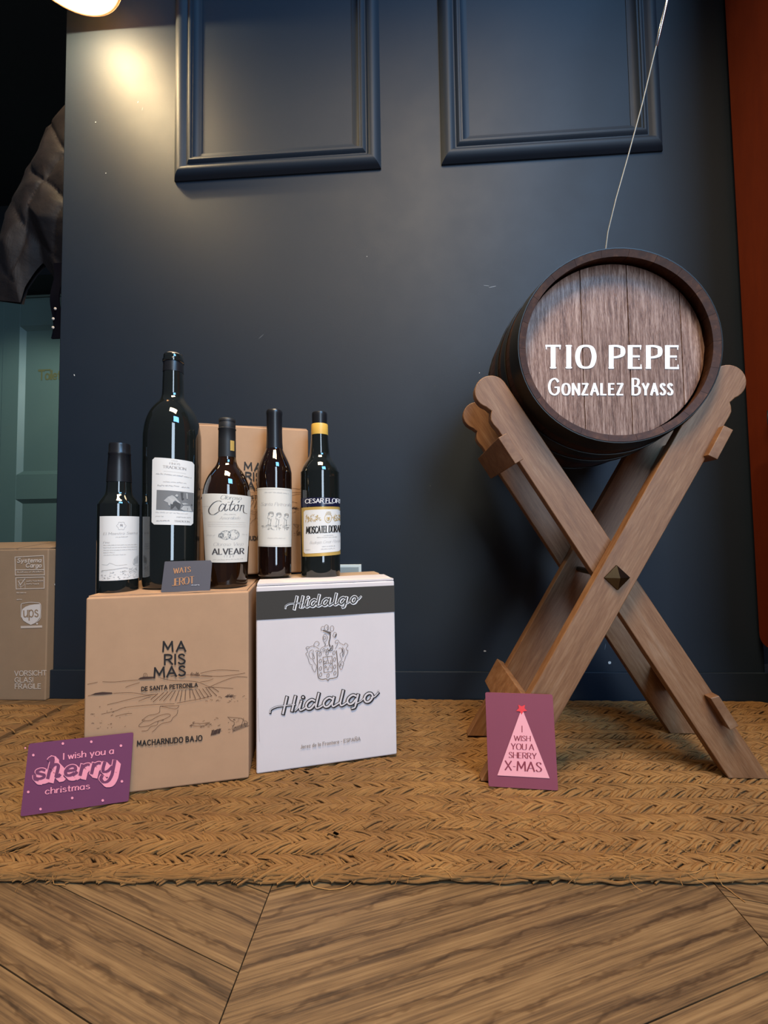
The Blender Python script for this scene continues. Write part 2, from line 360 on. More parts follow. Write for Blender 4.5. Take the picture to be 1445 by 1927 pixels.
    def build(s, name, m, parent, fn, radial=False, **k):
        b = MB()
        for i, p in enumerate(s.p):
            n = len(b.v); e = (i % 31)*6e-6
            for q in p:
                x, y, z = fn(*q)
                if radial: k_ = 1+e/max(.008, math.hypot(x, y)); b.v.append((x*k_, y*k_, z))
                else: b.v.append((x, y-e, z))
            b.f.append(tuple(range(n, n+len(p))))
        return b.build(name, m, parent, **k)
def homog(src, dst):
    A = []; y = []
    for (u, v), (X, Y) in zip(src, dst):
        A.append([u, v, 1, 0, 0, 0, -u*X, -v*X]); y.append(X); A.append([0, 0, 0, u, v, 1, -u*Y, -v*Y]); y.append(Y)
    h = np.linalg.solve(np.array(A, float), np.array(y, float)); H = [float(q) for q in h]
    def f(u, v):
        d = H[6]*u+H[7]*v+1; return (H[0]*u+H[1]*v+H[2])/d, (H[3]*u+H[4]*v+H[5])/d
    return f
def sheet(src, w_, h_, x0=0, z0=0):
    '''artwork sheet corners (bottom left, bottom right, top right, top left) laid on a face w_ x h_ that looks along -y'''
    f = homog(src, [(x0, z0), (x0+w_, z0), (x0+w_, z0+h_), (x0, z0+h_)])
    return lambda layer=1: (lambda u, v: (f(u, v)[0], -.0005-.0003*layer, f(u, v)[1]))
def C(ox, oy, s):                   # sheet detail drawn at a larger scale
    return lambda x, y: (ox+x/s, oy+y/s)
# ================================================================ the setting
# floor: wide oak boards in a chevron, seams along y at x = -.735, -.18, .377, .93
fl = MB(); fl.box((-3.6, -1.9, -.04), (2.4, 2.6, -.0165)); floor = fl.build('floor', M_dark, kind='structure')
def clip(poly, x0, x1, y0, y1):
    for ax, val, keep in ((0, x0, 1), (0, x1, -1), (1, y0, 1), (1, y1, -1)):
        out = []
        for i in range(len(poly)):
            a, b = poly[i-1], poly[i]; ia = (a[ax]-val)*keep >= 0; ib = (b[ax]-val)*keep >= 0
            if ia != ib:
                t = (val-a[ax])/(b[ax]-a[ax]); out.append((a[0]+(b[0]-a[0])*t, a[1]+(b[1]-a[1])*t))
            if ib: out.append(b)
        poly = out
        if not poly: return poly
    return poly
def board(col0, col1, ya, yb, slope, y0=-1.9, y1=2.6):
    g = .0007; p = clip([(col0+g, ya+g), (col1-g, ya+slope*(col1-col0)+g), (col1-g, yb+slope*(col1-col0)-g), (col0+g, yb-g)], col0, col1, y0, y1)
    if len(p) < 3: return
    ang = math.atan(slope); cx = sum(a for a, b in p)/len(p); cy = sum(b for a, b in p)/len(p)
    ca, sa = math.cos(-ang), math.sin(-ang); q = [((x-cx)*ca-(y-cy)*sa, (x-cx)*sa+(y-cy)*ca) for x, y in p]
    m = MB(); n = len(q); dz = random.uniform(0, .0004)
    m.add([(x, y, -.017) for x, y in q]+[(x, y, -.012+dz) for x, y in q], [tuple(range(n-1,-1,-1)), tuple(range(n, 2*n))]+[(i, (i+1)%n, (i+1)%n+n, i+n) for i in range(n)])
    o = m.build('floorboard', M_floor, floor); o.location = (cx, cy, 0); o.rotation_euler = (0, 0, ang)
def column(c0, c1, slope, edges):
    for a, b in zip(edges, edges[1:]): board(c0, c1, a, b, slope)
def edges(first, step, n): return [first+step*i for i in range(n)]
LC = -.735
column(LC, -.18, -.342, [-1.9+.0, -1.68, -1.4, -1.12, -.855, -.587, -.497, -.404, -.14, .13, .4, .67, .94, 1.21, 1.48, 1.75, 2.02, 2.29, 2.6, 2.9])
column(-.18, .377, .347, [-2.1, -1.86, -1.6, -1.34, -1.08, -.849, -.59, -.33, -.07, .2])
column(.377, .93, -.235, [-2.0, -1.75, -1.5, -1.25, -1.0, -.76, -.575, -.3, -.05, .2, .4])
column(-1.29, LC, .347, edges(-2.1, .26, 20)); column(-1.845, -1.29, -.342, edges(-1.9, .26, 19)); column(.93, 1.485, .347, edges(-2.1, .26, 10))
for c in (-2.4, -2.955): column(c, c+.555, .347 if c > -2.5 else -.342, edges(-2.1, .26, 20))

# the navy wall: a deep pier, its face at y = 0
wl = MB(); wl.box((-.992, 0, -.012), (.897, .95, 2.75)); wall = wl.build('wall_back', M_wall, bevel=.004, kind='structure')
bb = MB(); bb.box((-.9935, -.007, -.012), (.8985, 0, .066)); bb.build('baseboard_back', M_wall, bevel=.0015, kind='structure')
for x, z, rx, rz, a in ((-.894,1.648,.0022,.0022,0),(-.752,1.678,.0008,.006,.2),(-.766,1.70,.001,.003,.5),(-.86,1.49,.002,.0015,0),(-.9445,.895,.0014,.0032,-.4),(.197,.118,.0036,.0022,0),(.514,.089,.0045,.0042,0),
                        (.225,1.101,.010,.0008,.15),(.243,1.097,.012,.0010,-.2),(.201,.86,.0012,.0012,0),(-.40,.985,.010,.0005,-.7),(-.10,1.2,.001,.001,0),(.505,.13,.0005,.009,.2),(-.99,.30,.0008,.003,0)):
    m = MB(); m.add([(rx*math.cos(2*PI*i/9)*random.uniform(.7,1.1), 0, rz*math.sin(2*PI*i/9)*random.uniform(.7,1.1)) for i in range(9)], [tuple(range(9))])
    o = m.build('paint_chip', M_chip if rx*rz < 2e-5 and rx < .005 and rz < .005 else mat('scuff', (.16,.18,.20), .6), wall); o.location = (x, -.0004, z); o.rotation_euler = (0, a, 0)
PROF = [(0,-.001),(0,.004),(.005,.012),(.010,.0175),(.016,.021),(.021,.022),(.027,.0205),(.033,.0155),(.038,.0115),(.041,.0115),(.045,.016),(.049,.0185),(.053,.018),(.0545,.0145),(.059,.0145),(.061,.010),(.066,.0055),(.072,.0035),(.079,.002),(.079,-.001)]
def moulding(name, x0, x1, z0, z1):
    e = empty(name, ((x0+x1)/2, 0, z0), kind='structure')
    cs = [(x0,z0),(x1,z0),(x1,z1),(x0,z1)]; ins = [(1,1),(-1,1),(-1,-1),(1,-1)]
    for k in range(4):
        m = MB(); a, b = k, (k+1)%4; vs = []
        for c in (a, b): vs += [(cs[c][0]+ins[c][0]*d-(x0+x1)/2, -h, cs[c][1]+ins[c][1]*d-z0) for d, h in PROF]
        n = len(PROF); m.add(vs, [(i, i+1, i+1+n, i+n) for i in range(n-1)]); o = m.build('moulding_strip', M_wall, e, smooth=True); sharp(o, 28)
moulding('trim_1', -.652, -.057, 1.449, 2.42); moulding('trim_2', .111, .703, 1.449, 2.42)

# corridor beyond the wall's left end
cw = MB(); cw.box((-3.6, 1.80, -.012), (-.2, 1.95, 2.75)); 
cwo = cw.build('wall_corridor', M_teal, kind='structure')
sw = MB(); sw.box((-3.75, -.9, -.012), (-3.6, 1.95, 2.75)); sw.build('wall_left', M_dark, kind='structure')
ce = MB(); ce.box((-3.75, .02, 2.752), (1.5, 1.95, 2.85)); ce.build('ceiling', M_dark, kind='structure')
hd = MB(); hd.box((-3.6, 1.55, 2.24), (-.99, 1.80, 2.75)); hd.build('unlit_wall_block', M_dark, kind='structure')  # dark block added above the door; its colour paints the unlit wall there
d = empty('door_1', (-3.0, 1.80, 0), kind='structure')
lf = MB()
DX, PX0, PX1 = .84, .142, .70
# stiles and rails, with sunk panels
lf.box((.012,-.035,0),(PX0,0,2.21)); lf.box((PX1,-.035,0),(DX,0,2.21))
for z0, z1 in ((0,.14),(.705,.885),(2.00,2.21)): lf.box((PX0,-.035,z0),(PX1,0,z1))
lf.build('door_leaf', M_teal, d, bevel=.002)
for z0, z1 in ((.14,.705),(.885,2.00)):
    p = MB(); b = .03
    p.add([(PX0,-.035,z0),(PX1,-.035,z0),(PX1,-.035,z1),(PX0,-.035,z1),(PX0+b,-.010,z0+b),(PX1-b,-.010,z0+b),(PX1-b,-.010,z1-b),(PX0+b,-.010,z1-b)],
          [(0,1,5,4),(1,2,6,5),(2,3,7,6),(3,0,4,7),(4,5,6,7)]); p.build('door_panel', M_teal, d)
fr = MB(); fr.box((-.10,-.022,0),(0,0,2.32)); fr.box((-.10,-.022,2.225),(DX+.1,0,2.32)); fr.box((DX+.012,-.022,0),(DX+.1,0,2.32)); fr.build('door_frame', M_teal, d, bevel=.003)
ink = Ink(); ink.text('Toilette', (0, 0), (.232, 0), .066, wt=.16, gap=.16); ink.line([(-.004,-.072),(.088,-.072)], .010, step=1)
ink.build('door_lettering', mat('brass_lettering', (.30,.27,.12), .35, .5), d, lambda u, v: (.279+u, -.0125, 1.598-v))
sp = bpy.data.lights.new('corridor_spot', 'SPOT'); sp.energy = 48; sp.color = (.80, 1, .97); sp.spot_size = math.radians(60); sp.spot_blend = .7; sp.shadow_soft_size = .05
so = bpy.data.objects.new('corridor_spot', sp); COL.objects.link(so); so.location = (-1.70, .70, 1.9); so.rotation_euler = (Vector((-2.75, 1.8, 1.15))-so.location).to_track_quat('-Z', 'Y').to_euler()

# ================================================================ braided jute rugs
def rug(name, x0, x1, y0, y1, label, ns, seed, along='x', edge=True, skew=0):
    rr = np.random.default_rng(seed)
    root = empty(name, ((x0+x1)/2, (y0+y1)/2, -.012), label=label, cat='rug', group=None)
    cx, cy = root.location.x, root.location.y
    bk = MB(); bk.box((x0-cx+.004, y0-cy+.03*(skew > 0)+.006, .0006), (x1-cx-.004, y1-cy-.003, .0068)); bk.build('backing', M_juteb, root)
    if along == 'x': lo, hi, a, b = x0, x1, y0, y1
    else: lo, hi, a, b = y0, y1, x0, x1
    W = (b-a)/ns; pitch = .025; NP, NS = 6, 4
    t = np.linspace(0, 1, NP)
    for k in range(ns):
        V = []; UV = []; cw = a+W*(k+.5); flip = 1
        nA = int((hi-lo-.02)/pitch)
        zoff = 0.0008*math.sin(k*1.7)
        for i in range(nA):
            for sd in (1, -1):
                s0 = lo+.006+pitch*(i+(.5 if sd > 0 else 0))+rr.normal(0, .0022)
                s0 = min(s0, hi-.045)
                for j in range(7):
                    off = (j-3)*.0027+rr.normal(0, .0010); ln = .041+rr.normal(0, .006); ph = rr.uniform(0, 1)
                    al = s0+off*.8+ln*t**.9; ac = cw+sd*(W*.50-.0006)*(1-1.22*t)+off*.45*sd+rr.normal(0, .0013)
                    z = .0030+.0066*np.sin(PI*(.08+.80*t))+.0014*(1-abs(j-3)/2.5)+rr.normal(0, .0008)+zoff
                    rad = abs(.0025+rr.normal(0, .0005))*(.45+.55*np.sin(PI*(.10+.82*t)))
                    da = np.gradient(al); dc = np.gradient(ac); l = np.hypot(da, dc); na, nc = -dc/l, da/l
                    for q in range(NS):
                        th = 2*PI*q/NS+.6
                        V.append(np.stack([al+na*rad*math.cos(th), ac+nc*rad*math.cos(th), z+rad*math.sin(th)*.85], 1)); UV.append(np.stack([t*.6+ph*9, np.full(NP, q/NS)+ph*13+i*.37], 1))
        V = np.array(V); UV = np.array(UV); nst = V.shape[0]//NS
        V = V.reshape(nst*NS*NP, 3); UV = UV.reshape(-1, 2)
        # gentle unevenness of the whole mat, and side waviness
        xx, yy = (V[:,0], V[:,1]) if along == 'x' else (V[:,1], V[:,0])
        yy = yy+.0028*np.sin(xx*5.1+k*.3)+.0014*np.sin(xx*13+1)+(skew*xx*np.clip(-yy/.58, 0, 1.2))
        zz = np.minimum(V[:,2]-.0012+.0008*np.sin(xx*9+yy*7), .0122); P = np.stack([xx-cx, yy-cy, zz], 1)
        base = (np.arange(nst)*NS*NP)[:,None,None]; q = np.arange(NS)[None,:,None]; i = np.arange(NP-1)[None,None,:]
        A = base+q*NP+i; B = base+((q+1)%NS)*NP+i
        Fq = np.stack([A, B, B+1, A+1], -1).reshape(-1, 4)
        me = bpy.data.meshes.new('braid'); me.vertices.add(len(P)); me.vertices.foreach_set('co', P.astype('f').ravel())
        me.loops.add(Fq.size); me.loops.foreach_set('vertex_index', Fq.astype('i').ravel()); me.polygons.add(len(Fq))
        me.polygons.foreach_set('loop_start', np.arange(0, Fq.size, 4, dtype='i')); me.update(calc_edges=True); me.shade_smooth()
        ul = me.uv_layers.new(name='UVMap'); ul.data.foreach_set('uv', UV[Fq.ravel()].astype('f').ravel()); me.materials.append(M_jute)
        o = bpy.data.objects.new('braid', me); COL.objects.link(o); o.parent = root; o['kind'] = 'stuff'
    # loose rope edging along the front and stray fibres
    if edge:
        for e in range(1):
            m = MB(); m.uv = []
            for q in range(12):
                for piece in range(22):
                    a0 = x0+(x1-x0)*piece/22+rr.uniform(-.05, .03); ln = rr.uniform(.07, .15); n = 14; ph = rr.uniform(0, 6)
                    yb = y0+.002+.010*(q/11)+skew*a0+rr.normal(0, .0015); zb = .0025+.0062*math.sin(PI*(.1+.8*q/11))
                    pts = [(a0+ln*i/n-cx, yb-cy+.0028*math.sin(xq*5.1)*0+.0011*math.sin(ph+i*.9), zb+.0009*math.cos(ph+i*.8)) for i, xq in ((i, a0+ln*i/n) for i in range(n+1)) if a0+ln*i/n < x1-.002 and a0 > x0]
                    if len(pts) < 4: continue
                    c0 = len(m.v); m.tube(pts, [.0020*min(1, .35+.65*math.sin(PI*(j+.5)/len(pts))*1.5) for j in range(len(pts))], 5); m.uv += [(j//5*.12+ph, (j % 5)/5+ph) for j in range(len(m.v)-c0)]
            m.build('edge_rope', M_jute, root, smooth=True, kind='stuff')
    m = MB(); m.uv = []
    for q in range(900 if edge else 250):
        x = rr.uniform(x0+.03, x1-.03); y = (y0+rr.exponential(.10) if rr.random() < .7 else rr.uniform(y0, y1)); y = min(max(y, y0-.001), y1-.02)+skew*x*min(1, -y/.58); a_ = rr.uniform(-.9, .9)+(PI if rr.random() < .4 else 0); l = rr.uniform(.012, .045); cu = rr.normal(0, 1.2); h = rr.uniform(.0002, .0013); n = 6; pts = []
        px, py = x, y
        for i in range(n+1):
            tt = i/n; pts.append((px-cx, py-cy, .0104+h*math.sin(PI*tt))); px += math.cos(a_+cu*tt)*l/n; py += math.sin(a_+cu*tt)*l/n
        c0 = len(m.v); m.tube(pts, .00042, 3); m.uv += [(.3*q, .7*q)]*(len(m.v)-c0)
    m.build('loose_fibre', M_jute, root, kind='stuff')
    return root
rug('jute_rug', -.886, .893, -.571, -.009, 'large braided straw-coloured jute rug under the boxes and the barrel stand', 14, 3, skew=.036)
rug('jute_rug', -1.62, -.902, -.80, -.062, 'second braided jute rug left of the large one, in front of the parcel box', 18, 11, along='x', edge=False)
m = MB(); m.uv = []
for pts in ([(-.135,-.572,-.004),(-.128,-.582,-.0105),(-.105,-.586,-.011),(-.085,-.581,-.0105),(-.078,-.571,-.004)], [(.375,-.553,-.003),(.384,-.562,-.010),(.390,-.574,-.011),(.394,-.584,-.011)], [(-.47,-.585,-.004),(-.462,-.592,-.0105),(-.445,-.593,-.011)]):
    c0 = len(m.v); m.tube([crom([p[:2] for p in pts], 3)[i]+(pts[min(i//3, len(pts)-1)][2],) for i in range(3*(len(pts)-1)+1)], .0006, 4); m.uv += [(.1, .2)]*(len(m.v)-c0)
rg = bpy.data.objects['jute_rug']; o = m.build('loose_fibre', M_jute, rg, kind='stuff'); o.location = -rg.location

# ================================================================ cardboard boxes
def carton(root, W, D, H, m, edge=.0035, top='flaps', seed=0, wav=.0006):
    def fn(kind):
        def g(u, v):
            if kind == 'f': p = (u*W, 0, v*H)
            if kind == 'b': p = ((1-u)*W, D, v*H)
            if kind == 'l': p = (0, (1-u)*D, v*H)
            if kind == 'r': p = (W, u*D, v*H)
            if kind == 't': p = (u*W, v*D, H)
            if kind == 'd': p = (u*W, (1-v)*D, 0)
            x, y, z = p; n = (abs(noise.noise(Vector((x*9+seed, y*9, z*9))))*2)*wav
            cx, cy = x-W/2, y-D/2; k = 1+.0*n
            e = .002
            # soft rounded edges
            if kind in 'fb': return (x, y+(n if kind == 'f' else -n)*min(1, 6*u*(1-u)*v*(1-v)*4), z)
            return (x, y, z)
        return g
    b = MB()
    for k in 'fblrtd': b.grid(fn(k), 14, 14)
    o = b.build('box_body', m, root)
    bm_merge(o, .0001); md = o.modifiers.new('bevel', 'BEVEL'); md.width = edge; md.segments = 3; md.limit_method = 'ANGLE'; md.angle_limit = 1.0
    o.data.shade_smooth(); o.modifiers.new('wn', 'WEIGHTED_NORMAL'); return o
def bm_merge(o, dist):
    import bmesh
    bm = bmesh.new(); bm.from_mesh(o.data); bmesh.ops.remove_doubles(bm, verts=bm.verts, dist=dist); bmesh.ops.recalc_face_normals(bm, faces=bm.faces); bm.to_mesh(o.data); bm.free()
def flap(root, x0, x1, y0, y1, z, th, m, seed=0, rag=.0):
    b = MB(); nx, ny = 12, 4
    def g(top):
        def f(u, v):
            x = x0+(x1-x0)*u; y = y0+(y1-y0)*v
            if v == 1 or v == 0: y += noise.noise(Vector((x*40+seed, v*5, 0)))*rag
            if u == 1: x += noise.noise(Vector((y*60+seed, 1, 3)))*rag
            return (x, y, z+(th if top else 0)+noise.noise(Vector((x*14+seed, y*14, 0)))*.0015)
        return f
    b.grid(g(1), nx, ny); n = len(b.v); b.grid(g(0), nx, ny)
    b.f = b.f[:nx*ny]+[tuple(reversed(f)) for f in b.f[nx*ny:]]
    rim = [(i, 0) for i in range(nx)]+[(nx, j) for j in range(ny)]+[(nx-i, ny) for i in range(nx)]+[(0, ny-j) for j in range(ny)]
    ids = [j*(nx+1)+i for i, j in rim]
    b.f += [(a+n, b_+n, b_, a) for a, b_ in zip(ids, ids[1:]+ids[:1])]
    return b.build('top_flap', m, root)
def ang(a, b): return math.atan2(b[1]-a[1], b[0]-a[0])

# kraft wine box, front left
def marismas(root, S, full=True, vis=None):
    K = C(150, 1060, 4.379); ink = Ink()
    ink.text('MA', K(688,724), K(872,722), 17.6, wt=.19, gap=.36); ink.text('RIS', K(702,831), K(868,826), 17.6, wt=.19, gap=.26); ink.text('MAS', K(616,940), K(870,922), 17.6, wt=.19, gap=.24)
    ink.text('DE SANTA PETRONILA', K(512,1050), K(972,1016), 7.0, wt=.24, gap=.3)
    ink.text('MACHARNUDO BAJO', K(476,1504), K(1008,1458), 9.2, wt=.22, gap=.32)
    ink.build('lettering', M_black, root, S())
    J = C(160, 1240, 4.516); ink = Ink()
    def ln(*p, w=.62): ink.line([J(*q) for q in p], w, smooth=len(p) > 2)
    ln((22,214),(70,205),(108,196)); ln((150,192),(250,194),(360,184),(450,178)); ln((345,240),(390,222),(465,200)); ln((640,160),(720,180),(820,186),(900,188),(960,196),(1020,220),(1070,242))
    ln((980,122),(1080,98),(1180,93),(1310,99)); ln((990,138),(1120,146),(1240,138),(1360,118)); ln((730,146),(860,134),(960,142),(1080,148)); ln((1060,236),(1150,196),(1240,162),(1300,150),(1380,154)); ln((980,194),(1040,186),(1090,168))
    ln((240,290),(360,286),(440,290),(520,306),(570,302),(606,300)); ln((28,312),(60,306)); ln((190,388),(300,362),(420,332),(520,312),(600,300)); ln((140,468),(260,440),(330,414),(450,398),(600,386),(760,380)); ln((456,358),(500,340),(560,318))
    ln((780,374),(880,356),(1000,334),(1080,312)); ln((1020,240),(1120,240),(1260,250)); ln((260,486),(350,464),(400,462))
    for a, b in (((620,294),(560,344)),((670,284),(580,364)),((706,278),(634,352)),((742,272),(668,356)),((770,268),(722,350)),((800,268),(768,354)),((826,264),(808,356)),((856,262),(850,348)),((890,258),(894,330)),((910,260),(940,338)),((940,258),(984,334)),((968,256),(1014,328)),((1000,252),(1052,320)),((1030,246),(1076,312)),((1050,242),(1120,312)),((1076,236),(1136,276))):
        ink.line([J(*a), J(*b)], .95)
    ln((890,258),(910,262)); ln((640,400),(720,398),(800,396)); ln((800,396),(770,424),(680,408),(640,404),(634,450),(596,470),(540,480),(500,508),(484,522),(510,514)); ln((500,528),(460,562),(470,576),(540,566),(600,534),(660,516),(720,486),(722,470),(690,466),(620,486),(560,520),(500,528)); ln((790,430),(780,470),(746,500),(726,530),(660,546),(620,572),(596,600),(570,620)); ln((482,612),(530,606),(560,574),(610,560),(625,528),(670,518))
    ln((496,148),(502,124),(524,124),(530,150)); ln((510,146),(514,130))
    rr = random.Random(5)
    for i in range(90):
        x, y = rr.choice([(rr.uniform(40, 380), rr.uniform(400, 600)), (rr.uniform(890, 1080), rr.uniform(530, 580)), (rr.uniform(1000, 1370), rr.uniform(310, 370)), (rr.uniform(1070, 1380), rr.uniform(500, 640))]); l = rr.uniform(4, 22); a_ = rr.uniform(-.6, .3)
        ink.line([J(x, y), J(x+l*.5, y+l*a_*.5+rr.uniform(-4, 4)), J(x+l, y+l*a_)], rr.uniform(.3, .8), smooth=True)
    for i in range(16):
        x = 1070+i*5; ink.line([J(x, 650-i*1.5), J(x+10, 606-i+rr.uniform(-4, 6))], rr.uniform(.6, 1.3))
        x = 1190+i*4; ink.line([J(x, 320), J(x+14, 300+rr.uniform(-4, 26))], .8)
        x = 1255+i*8; ink.line([J(x, 620-i*3), J(x+10, 580-i*3)], .7)
    ln((890,566),(910,556),(900,580)); ln((900,560),(940,570),(1010,566),(1050,540),(1000,548),(940,546),(915,556)); ln((1210,494),(1280,498),(1340,510),(1330,560),(1320,590)); ln((1215,492),(1240,520),(1270,540),(1250,590),(1275,610)); ln((1345,500),(1362,570),(1372,560))
    for p in ([(450,174),(470,158),(500,150),(580,150),(590,162),(560,166),(500,170)], [(50,306),(90,288),(150,280),(230,284),(236,294),(150,302),(90,304)]): ink.fill([J(*q) for q in p])
    for i in range(9): x = 900+i*9; ink.line([J(x, 138), J(x+rr.uniform(-3, 8), 118+rr.uniform(-6, 12))], 1.1)
    ink.build('landscape_print', M_brownink, root, S(0))
b1 = empty('wine_box', (-.546, -.442, 0), ang((-.546,-.442), (-.29,-.376)), label='brown kraft wine box printed with a vineyard landscape, standing on the rug under three bottles', cat='box', group='wine cartons')
carton(b1, .2644, .335, .331, M_kraft, seed=1, wav=.0012)
flap(b1, .003, .261, .004, .166, .3312, .0025, M_kraft, 1, .001); flap(b1, .003, .261, .169, .331, .3312, .0025, M_kraft, 2, .001)
S1 = sheet([(154.5,1504),(467.9,1465),(467.9,1110.5),(161.2,1122.8)], .2644, .333); marismas(b1, S1)
# the same carton upright behind the bottles
b3 = empty('wine_box', (-.476, -.255, .3448), ang((-.476,-.255), (-.228,-.17)), label='upper brown kraft wine box standing behind the bottles, close to the navy wall', cat='box', group='wine cartons')
carton(b3, .2622, .145, .331, M_kraft, seed=8, wav=.0012)
flap(b3, .003, .259, .003, .071, .3312, .0022, M_kraft, 3, .001); flap(b3, .003, .259, .074, .142, .3312, .0022, M_kraft, 4, .001)
marismas(b3, sheet([(154.5,1504),(467.9,1465),(467.9,1110.5),(161.2,1122.8)], .2622, .333))

# white carton
b2 = empty('wine_box', (-.281, -.364, 0), ang((-.281,-.364), (-.028,-.289)), label='white wine carton with a charcoal top band and a printed crest', cat='box', group='wine cartons')
carton(b2, .2639, .175, .338, M_white, seed=4, wav=.0007)
flap(b2, .002, .262, .001, .085, .3385, .0035, M_white, 5, .0018); flap(b2, .002, .260, .089, .173, .3378, .003, M_raw, 6, .005)
S2 = sheet([(481.8,1457.8),(747.1,1420),(742.0,1086.7),(481.6,1097.4)], .2639, .344)
K = C(450, 1060, 4.661)
ink = Ink(); n = 16
for i in range(n): a, b = .0006+.2627*i/n, .0006+.2627*(i+1)/n; ink.fill([(a,.2765),(b,.2765),(b,.3285),(a,.3285)])
ink.build('printed_band', M_band, b2, lambda u, v: (u, -.0006, v))
def hidalgo(ink, wt, A, s, dx=0, dy=0, thinwt=None):
    '''slanted script word; A maps glyph space to the sheet'''
    st = dict(wt=wt)
    def cur(p, k=1): ink.ribbon([(x+dx, y+dy) for x, y in (A(*q) for q in crom(p, 6))], lambda a, b: s*wt*k, s*wt*.35)
    def lin(p, k=1):
        for a, b in zip(p, p[1:]): ink.ribbon([(x+dx, y+dy) for x, y in (A(*a), A((a[0]+b[0])/2, (a[1]+b[1])/2), A(*b))], lambda a, b: s*wt*k, s*wt*.35)
    lin([(.16,-.12),(.34,1.0)]); lin([(.58,0),(.74,.98)]); cur([(-.44,.06),(-.40,.26),(-.15,.40),(.2,.42),(.7,.42)], .5)
    lin([(1.02,.60),(.94,.16)]); cur([(.94,.16),(.97,-.02),(1.10,.02),(1.26,.16)], .8); cur([(.74,-.02),(.86,.14),(.99,.52)], .5); ink.disc(*(lambda q: (q[0]+dx, q[1]+dy))(A(1.10,.86)), s*wt*.62, 12)
    def bowl(x): cur([(x+.42,.52),(x+.28,.62),(x+.10,.48),(x+.02,.24),(x+.10,.02),(x+.26,.04),(x+.42,.30)])
    bowl(1.22); lin([(1.84,1.0),(1.70,.16)]); cur([(1.70,.16),(1.72,.0),(1.84,.0),(2.0,.12)], .8)
    bowl(2.04); lin([(2.54,.62),(2.46,.16)]); cur([(2.46,.16),(2.50,-.02),(2.62,.04),(2.82,.20)], .8)
    lin([(2.98,1.0),(2.84,.16)]); cur([(2.84,.16),(2.88,-.02),(3.0,.02),(3.14,.14)], .8)
    bowl(3.16); lin([(3.68,.60),(3.56,-.10)]); cur([(3.56,-.10),(3.52,-.26),(3.40,-.30)], .8); cur([(3.62,.02),(3.80,.12),(3.95,.30)], .5)
    cur([(4.16,.60),(4.02,.46),(3.98,.20),(4.08,.02),(4.24,.08),(4.36,.34),(4.30,.56),(4.16,.60)]); cur([(4.3,.3),(4.46,.34),(4.62,.56)], .6)
def word(root, P0, P1, h, under, over, wt, name):
    L0 = math.hypot(P1[0]-P0[0], P1[1]-P0[1]); ux, uy = (P1[0]-P0[0])/L0, (P1[1]-P0[1])/L0; sx = L0/4.2
    A = lambda x, y: (P0[0]+ux*x*sx, P0[1]+uy*x*sx-y*h)
    ink = Ink(); hidalgo(ink, wt, A, h); hidalgo(ink, wt*.9, A, h, h*.035, h*.03); o = ink.build(name, under, root, S2(2))
    ink = Ink(); hidalgo(ink, wt*.52, A, h*.92, -h*.01, -h*.01); o = ink.build(name, over, root, S2(3))
word(b2, K(355,1305), K(1140,1215), 27, M_black, M_white, .25, 'script_lettering')
word(b2, K(462,392), K(1010,350), 20.5, M_whiteink, M_band, .26, 'script_lettering')
ink = Ink(); ink.text('Jerez de la Frontera - ESPAÑA', K(540,1620), K(1062,1548), 6.2, wt=.16, gap=.28)
for cx_, cy_, r_ in ((1219,1117,9), (1068,290,7)): ink.line([K(cx_+r_*math.cos(t), cy_+r_*math.sin(t)) for t in [2*PI*i/8 for i in range(9)]], .35, smooth=True)
ink.line([K(165,1180), K(172,1420), K(180,1560)], .3)
ink.build('small_lettering', M_txt2, b2, S2(4))
# crest
J = C(560, 1170, 12.04); ink = Ink()
def ln(*p, w=.62, s=True): ink.line([J(*q) for q in p], w, smooth=s and len(p) > 2)
ln((440,690),(450,960),(462,1200),(490,1280),(560,1300),(650,1290),(690,1330),(720,1290),(830,1270),(905,1220),(908,1000),(895,820),(880,650), w=1.2)
ln((440,690),(470,668),(560,680)); ln((575,800),(780,775),(790,1110),(760,1130),(600,1145),(575,800), s=False, w=.8); ln((675,780),(680,870)); ln((600,870),(620,910),(650,880)); ln((600,890),(585,950),(650,920),(680,850)); ln((700,860),(705,930),(745,930),(750,860)); ln((590,960),(680,935),(780,940)); ln((620,1060),(625,990),(650,1020),(620,1040)); ln((660,1010),(685,1095),(720,1000),(770,940)); ln((745,1010),(760,1045))
for x, y in ((510,735),(515,885),(518,1055),(523,1195),(668,715),(688,1215),(825,700),(835,850),(840,1015),(845,1160)):
    ln(*[(x+26*math.cos(t)+8*math.sin(t), y-44*math.sin(t)) for t in [2*PI*i/8 for i in range(9)]], w=.75)
ln((600,190),(540,190),(535,140),(560,105),(600,110)); ln(*[(655+48*math.cos(t), 130+65*math.sin(t)) for t in [2*PI*i/8 for i in range(9)]]); ln(*[(780+40*math.cos(t), 150+62*math.sin(t)) for t in [2*PI*i/8 for i in range(9)]]); ln((690,90),(670,140),(690,190)); ln((580,190),(640,215),(700,245),(740,270), w=2.2); ln((620,210),(750,240), w=1.8)
ln((740,260),(735,360),(715,440),(715,500),(740,560), w=1.9); ln((850,235),(885,280),(850,350),(800,320),(820,260),(850,235)); ln((870,280),(845,345), w=1.6); ln((620,270),(590,300),(570,370),(595,440),(610,475),(650,420),(680,350),(650,300),(620,270)); ln((590,340),(620,330),(640,370),(600,400),(590,350)); ln((610,475),(630,520),(600,560),(540,590),(505,660)); ln((640,490),(620,550),(690,530)); ln((560,640),(600,600),(640,640),(690,600)); ln((580,690),(600,640),(640,690),(680,600),(700,660)); ln((690,660),(740,610),(790,530),(795,600),(770,650),(700,655), w=1.1); ln((720,640),(770,600), w=1.4)
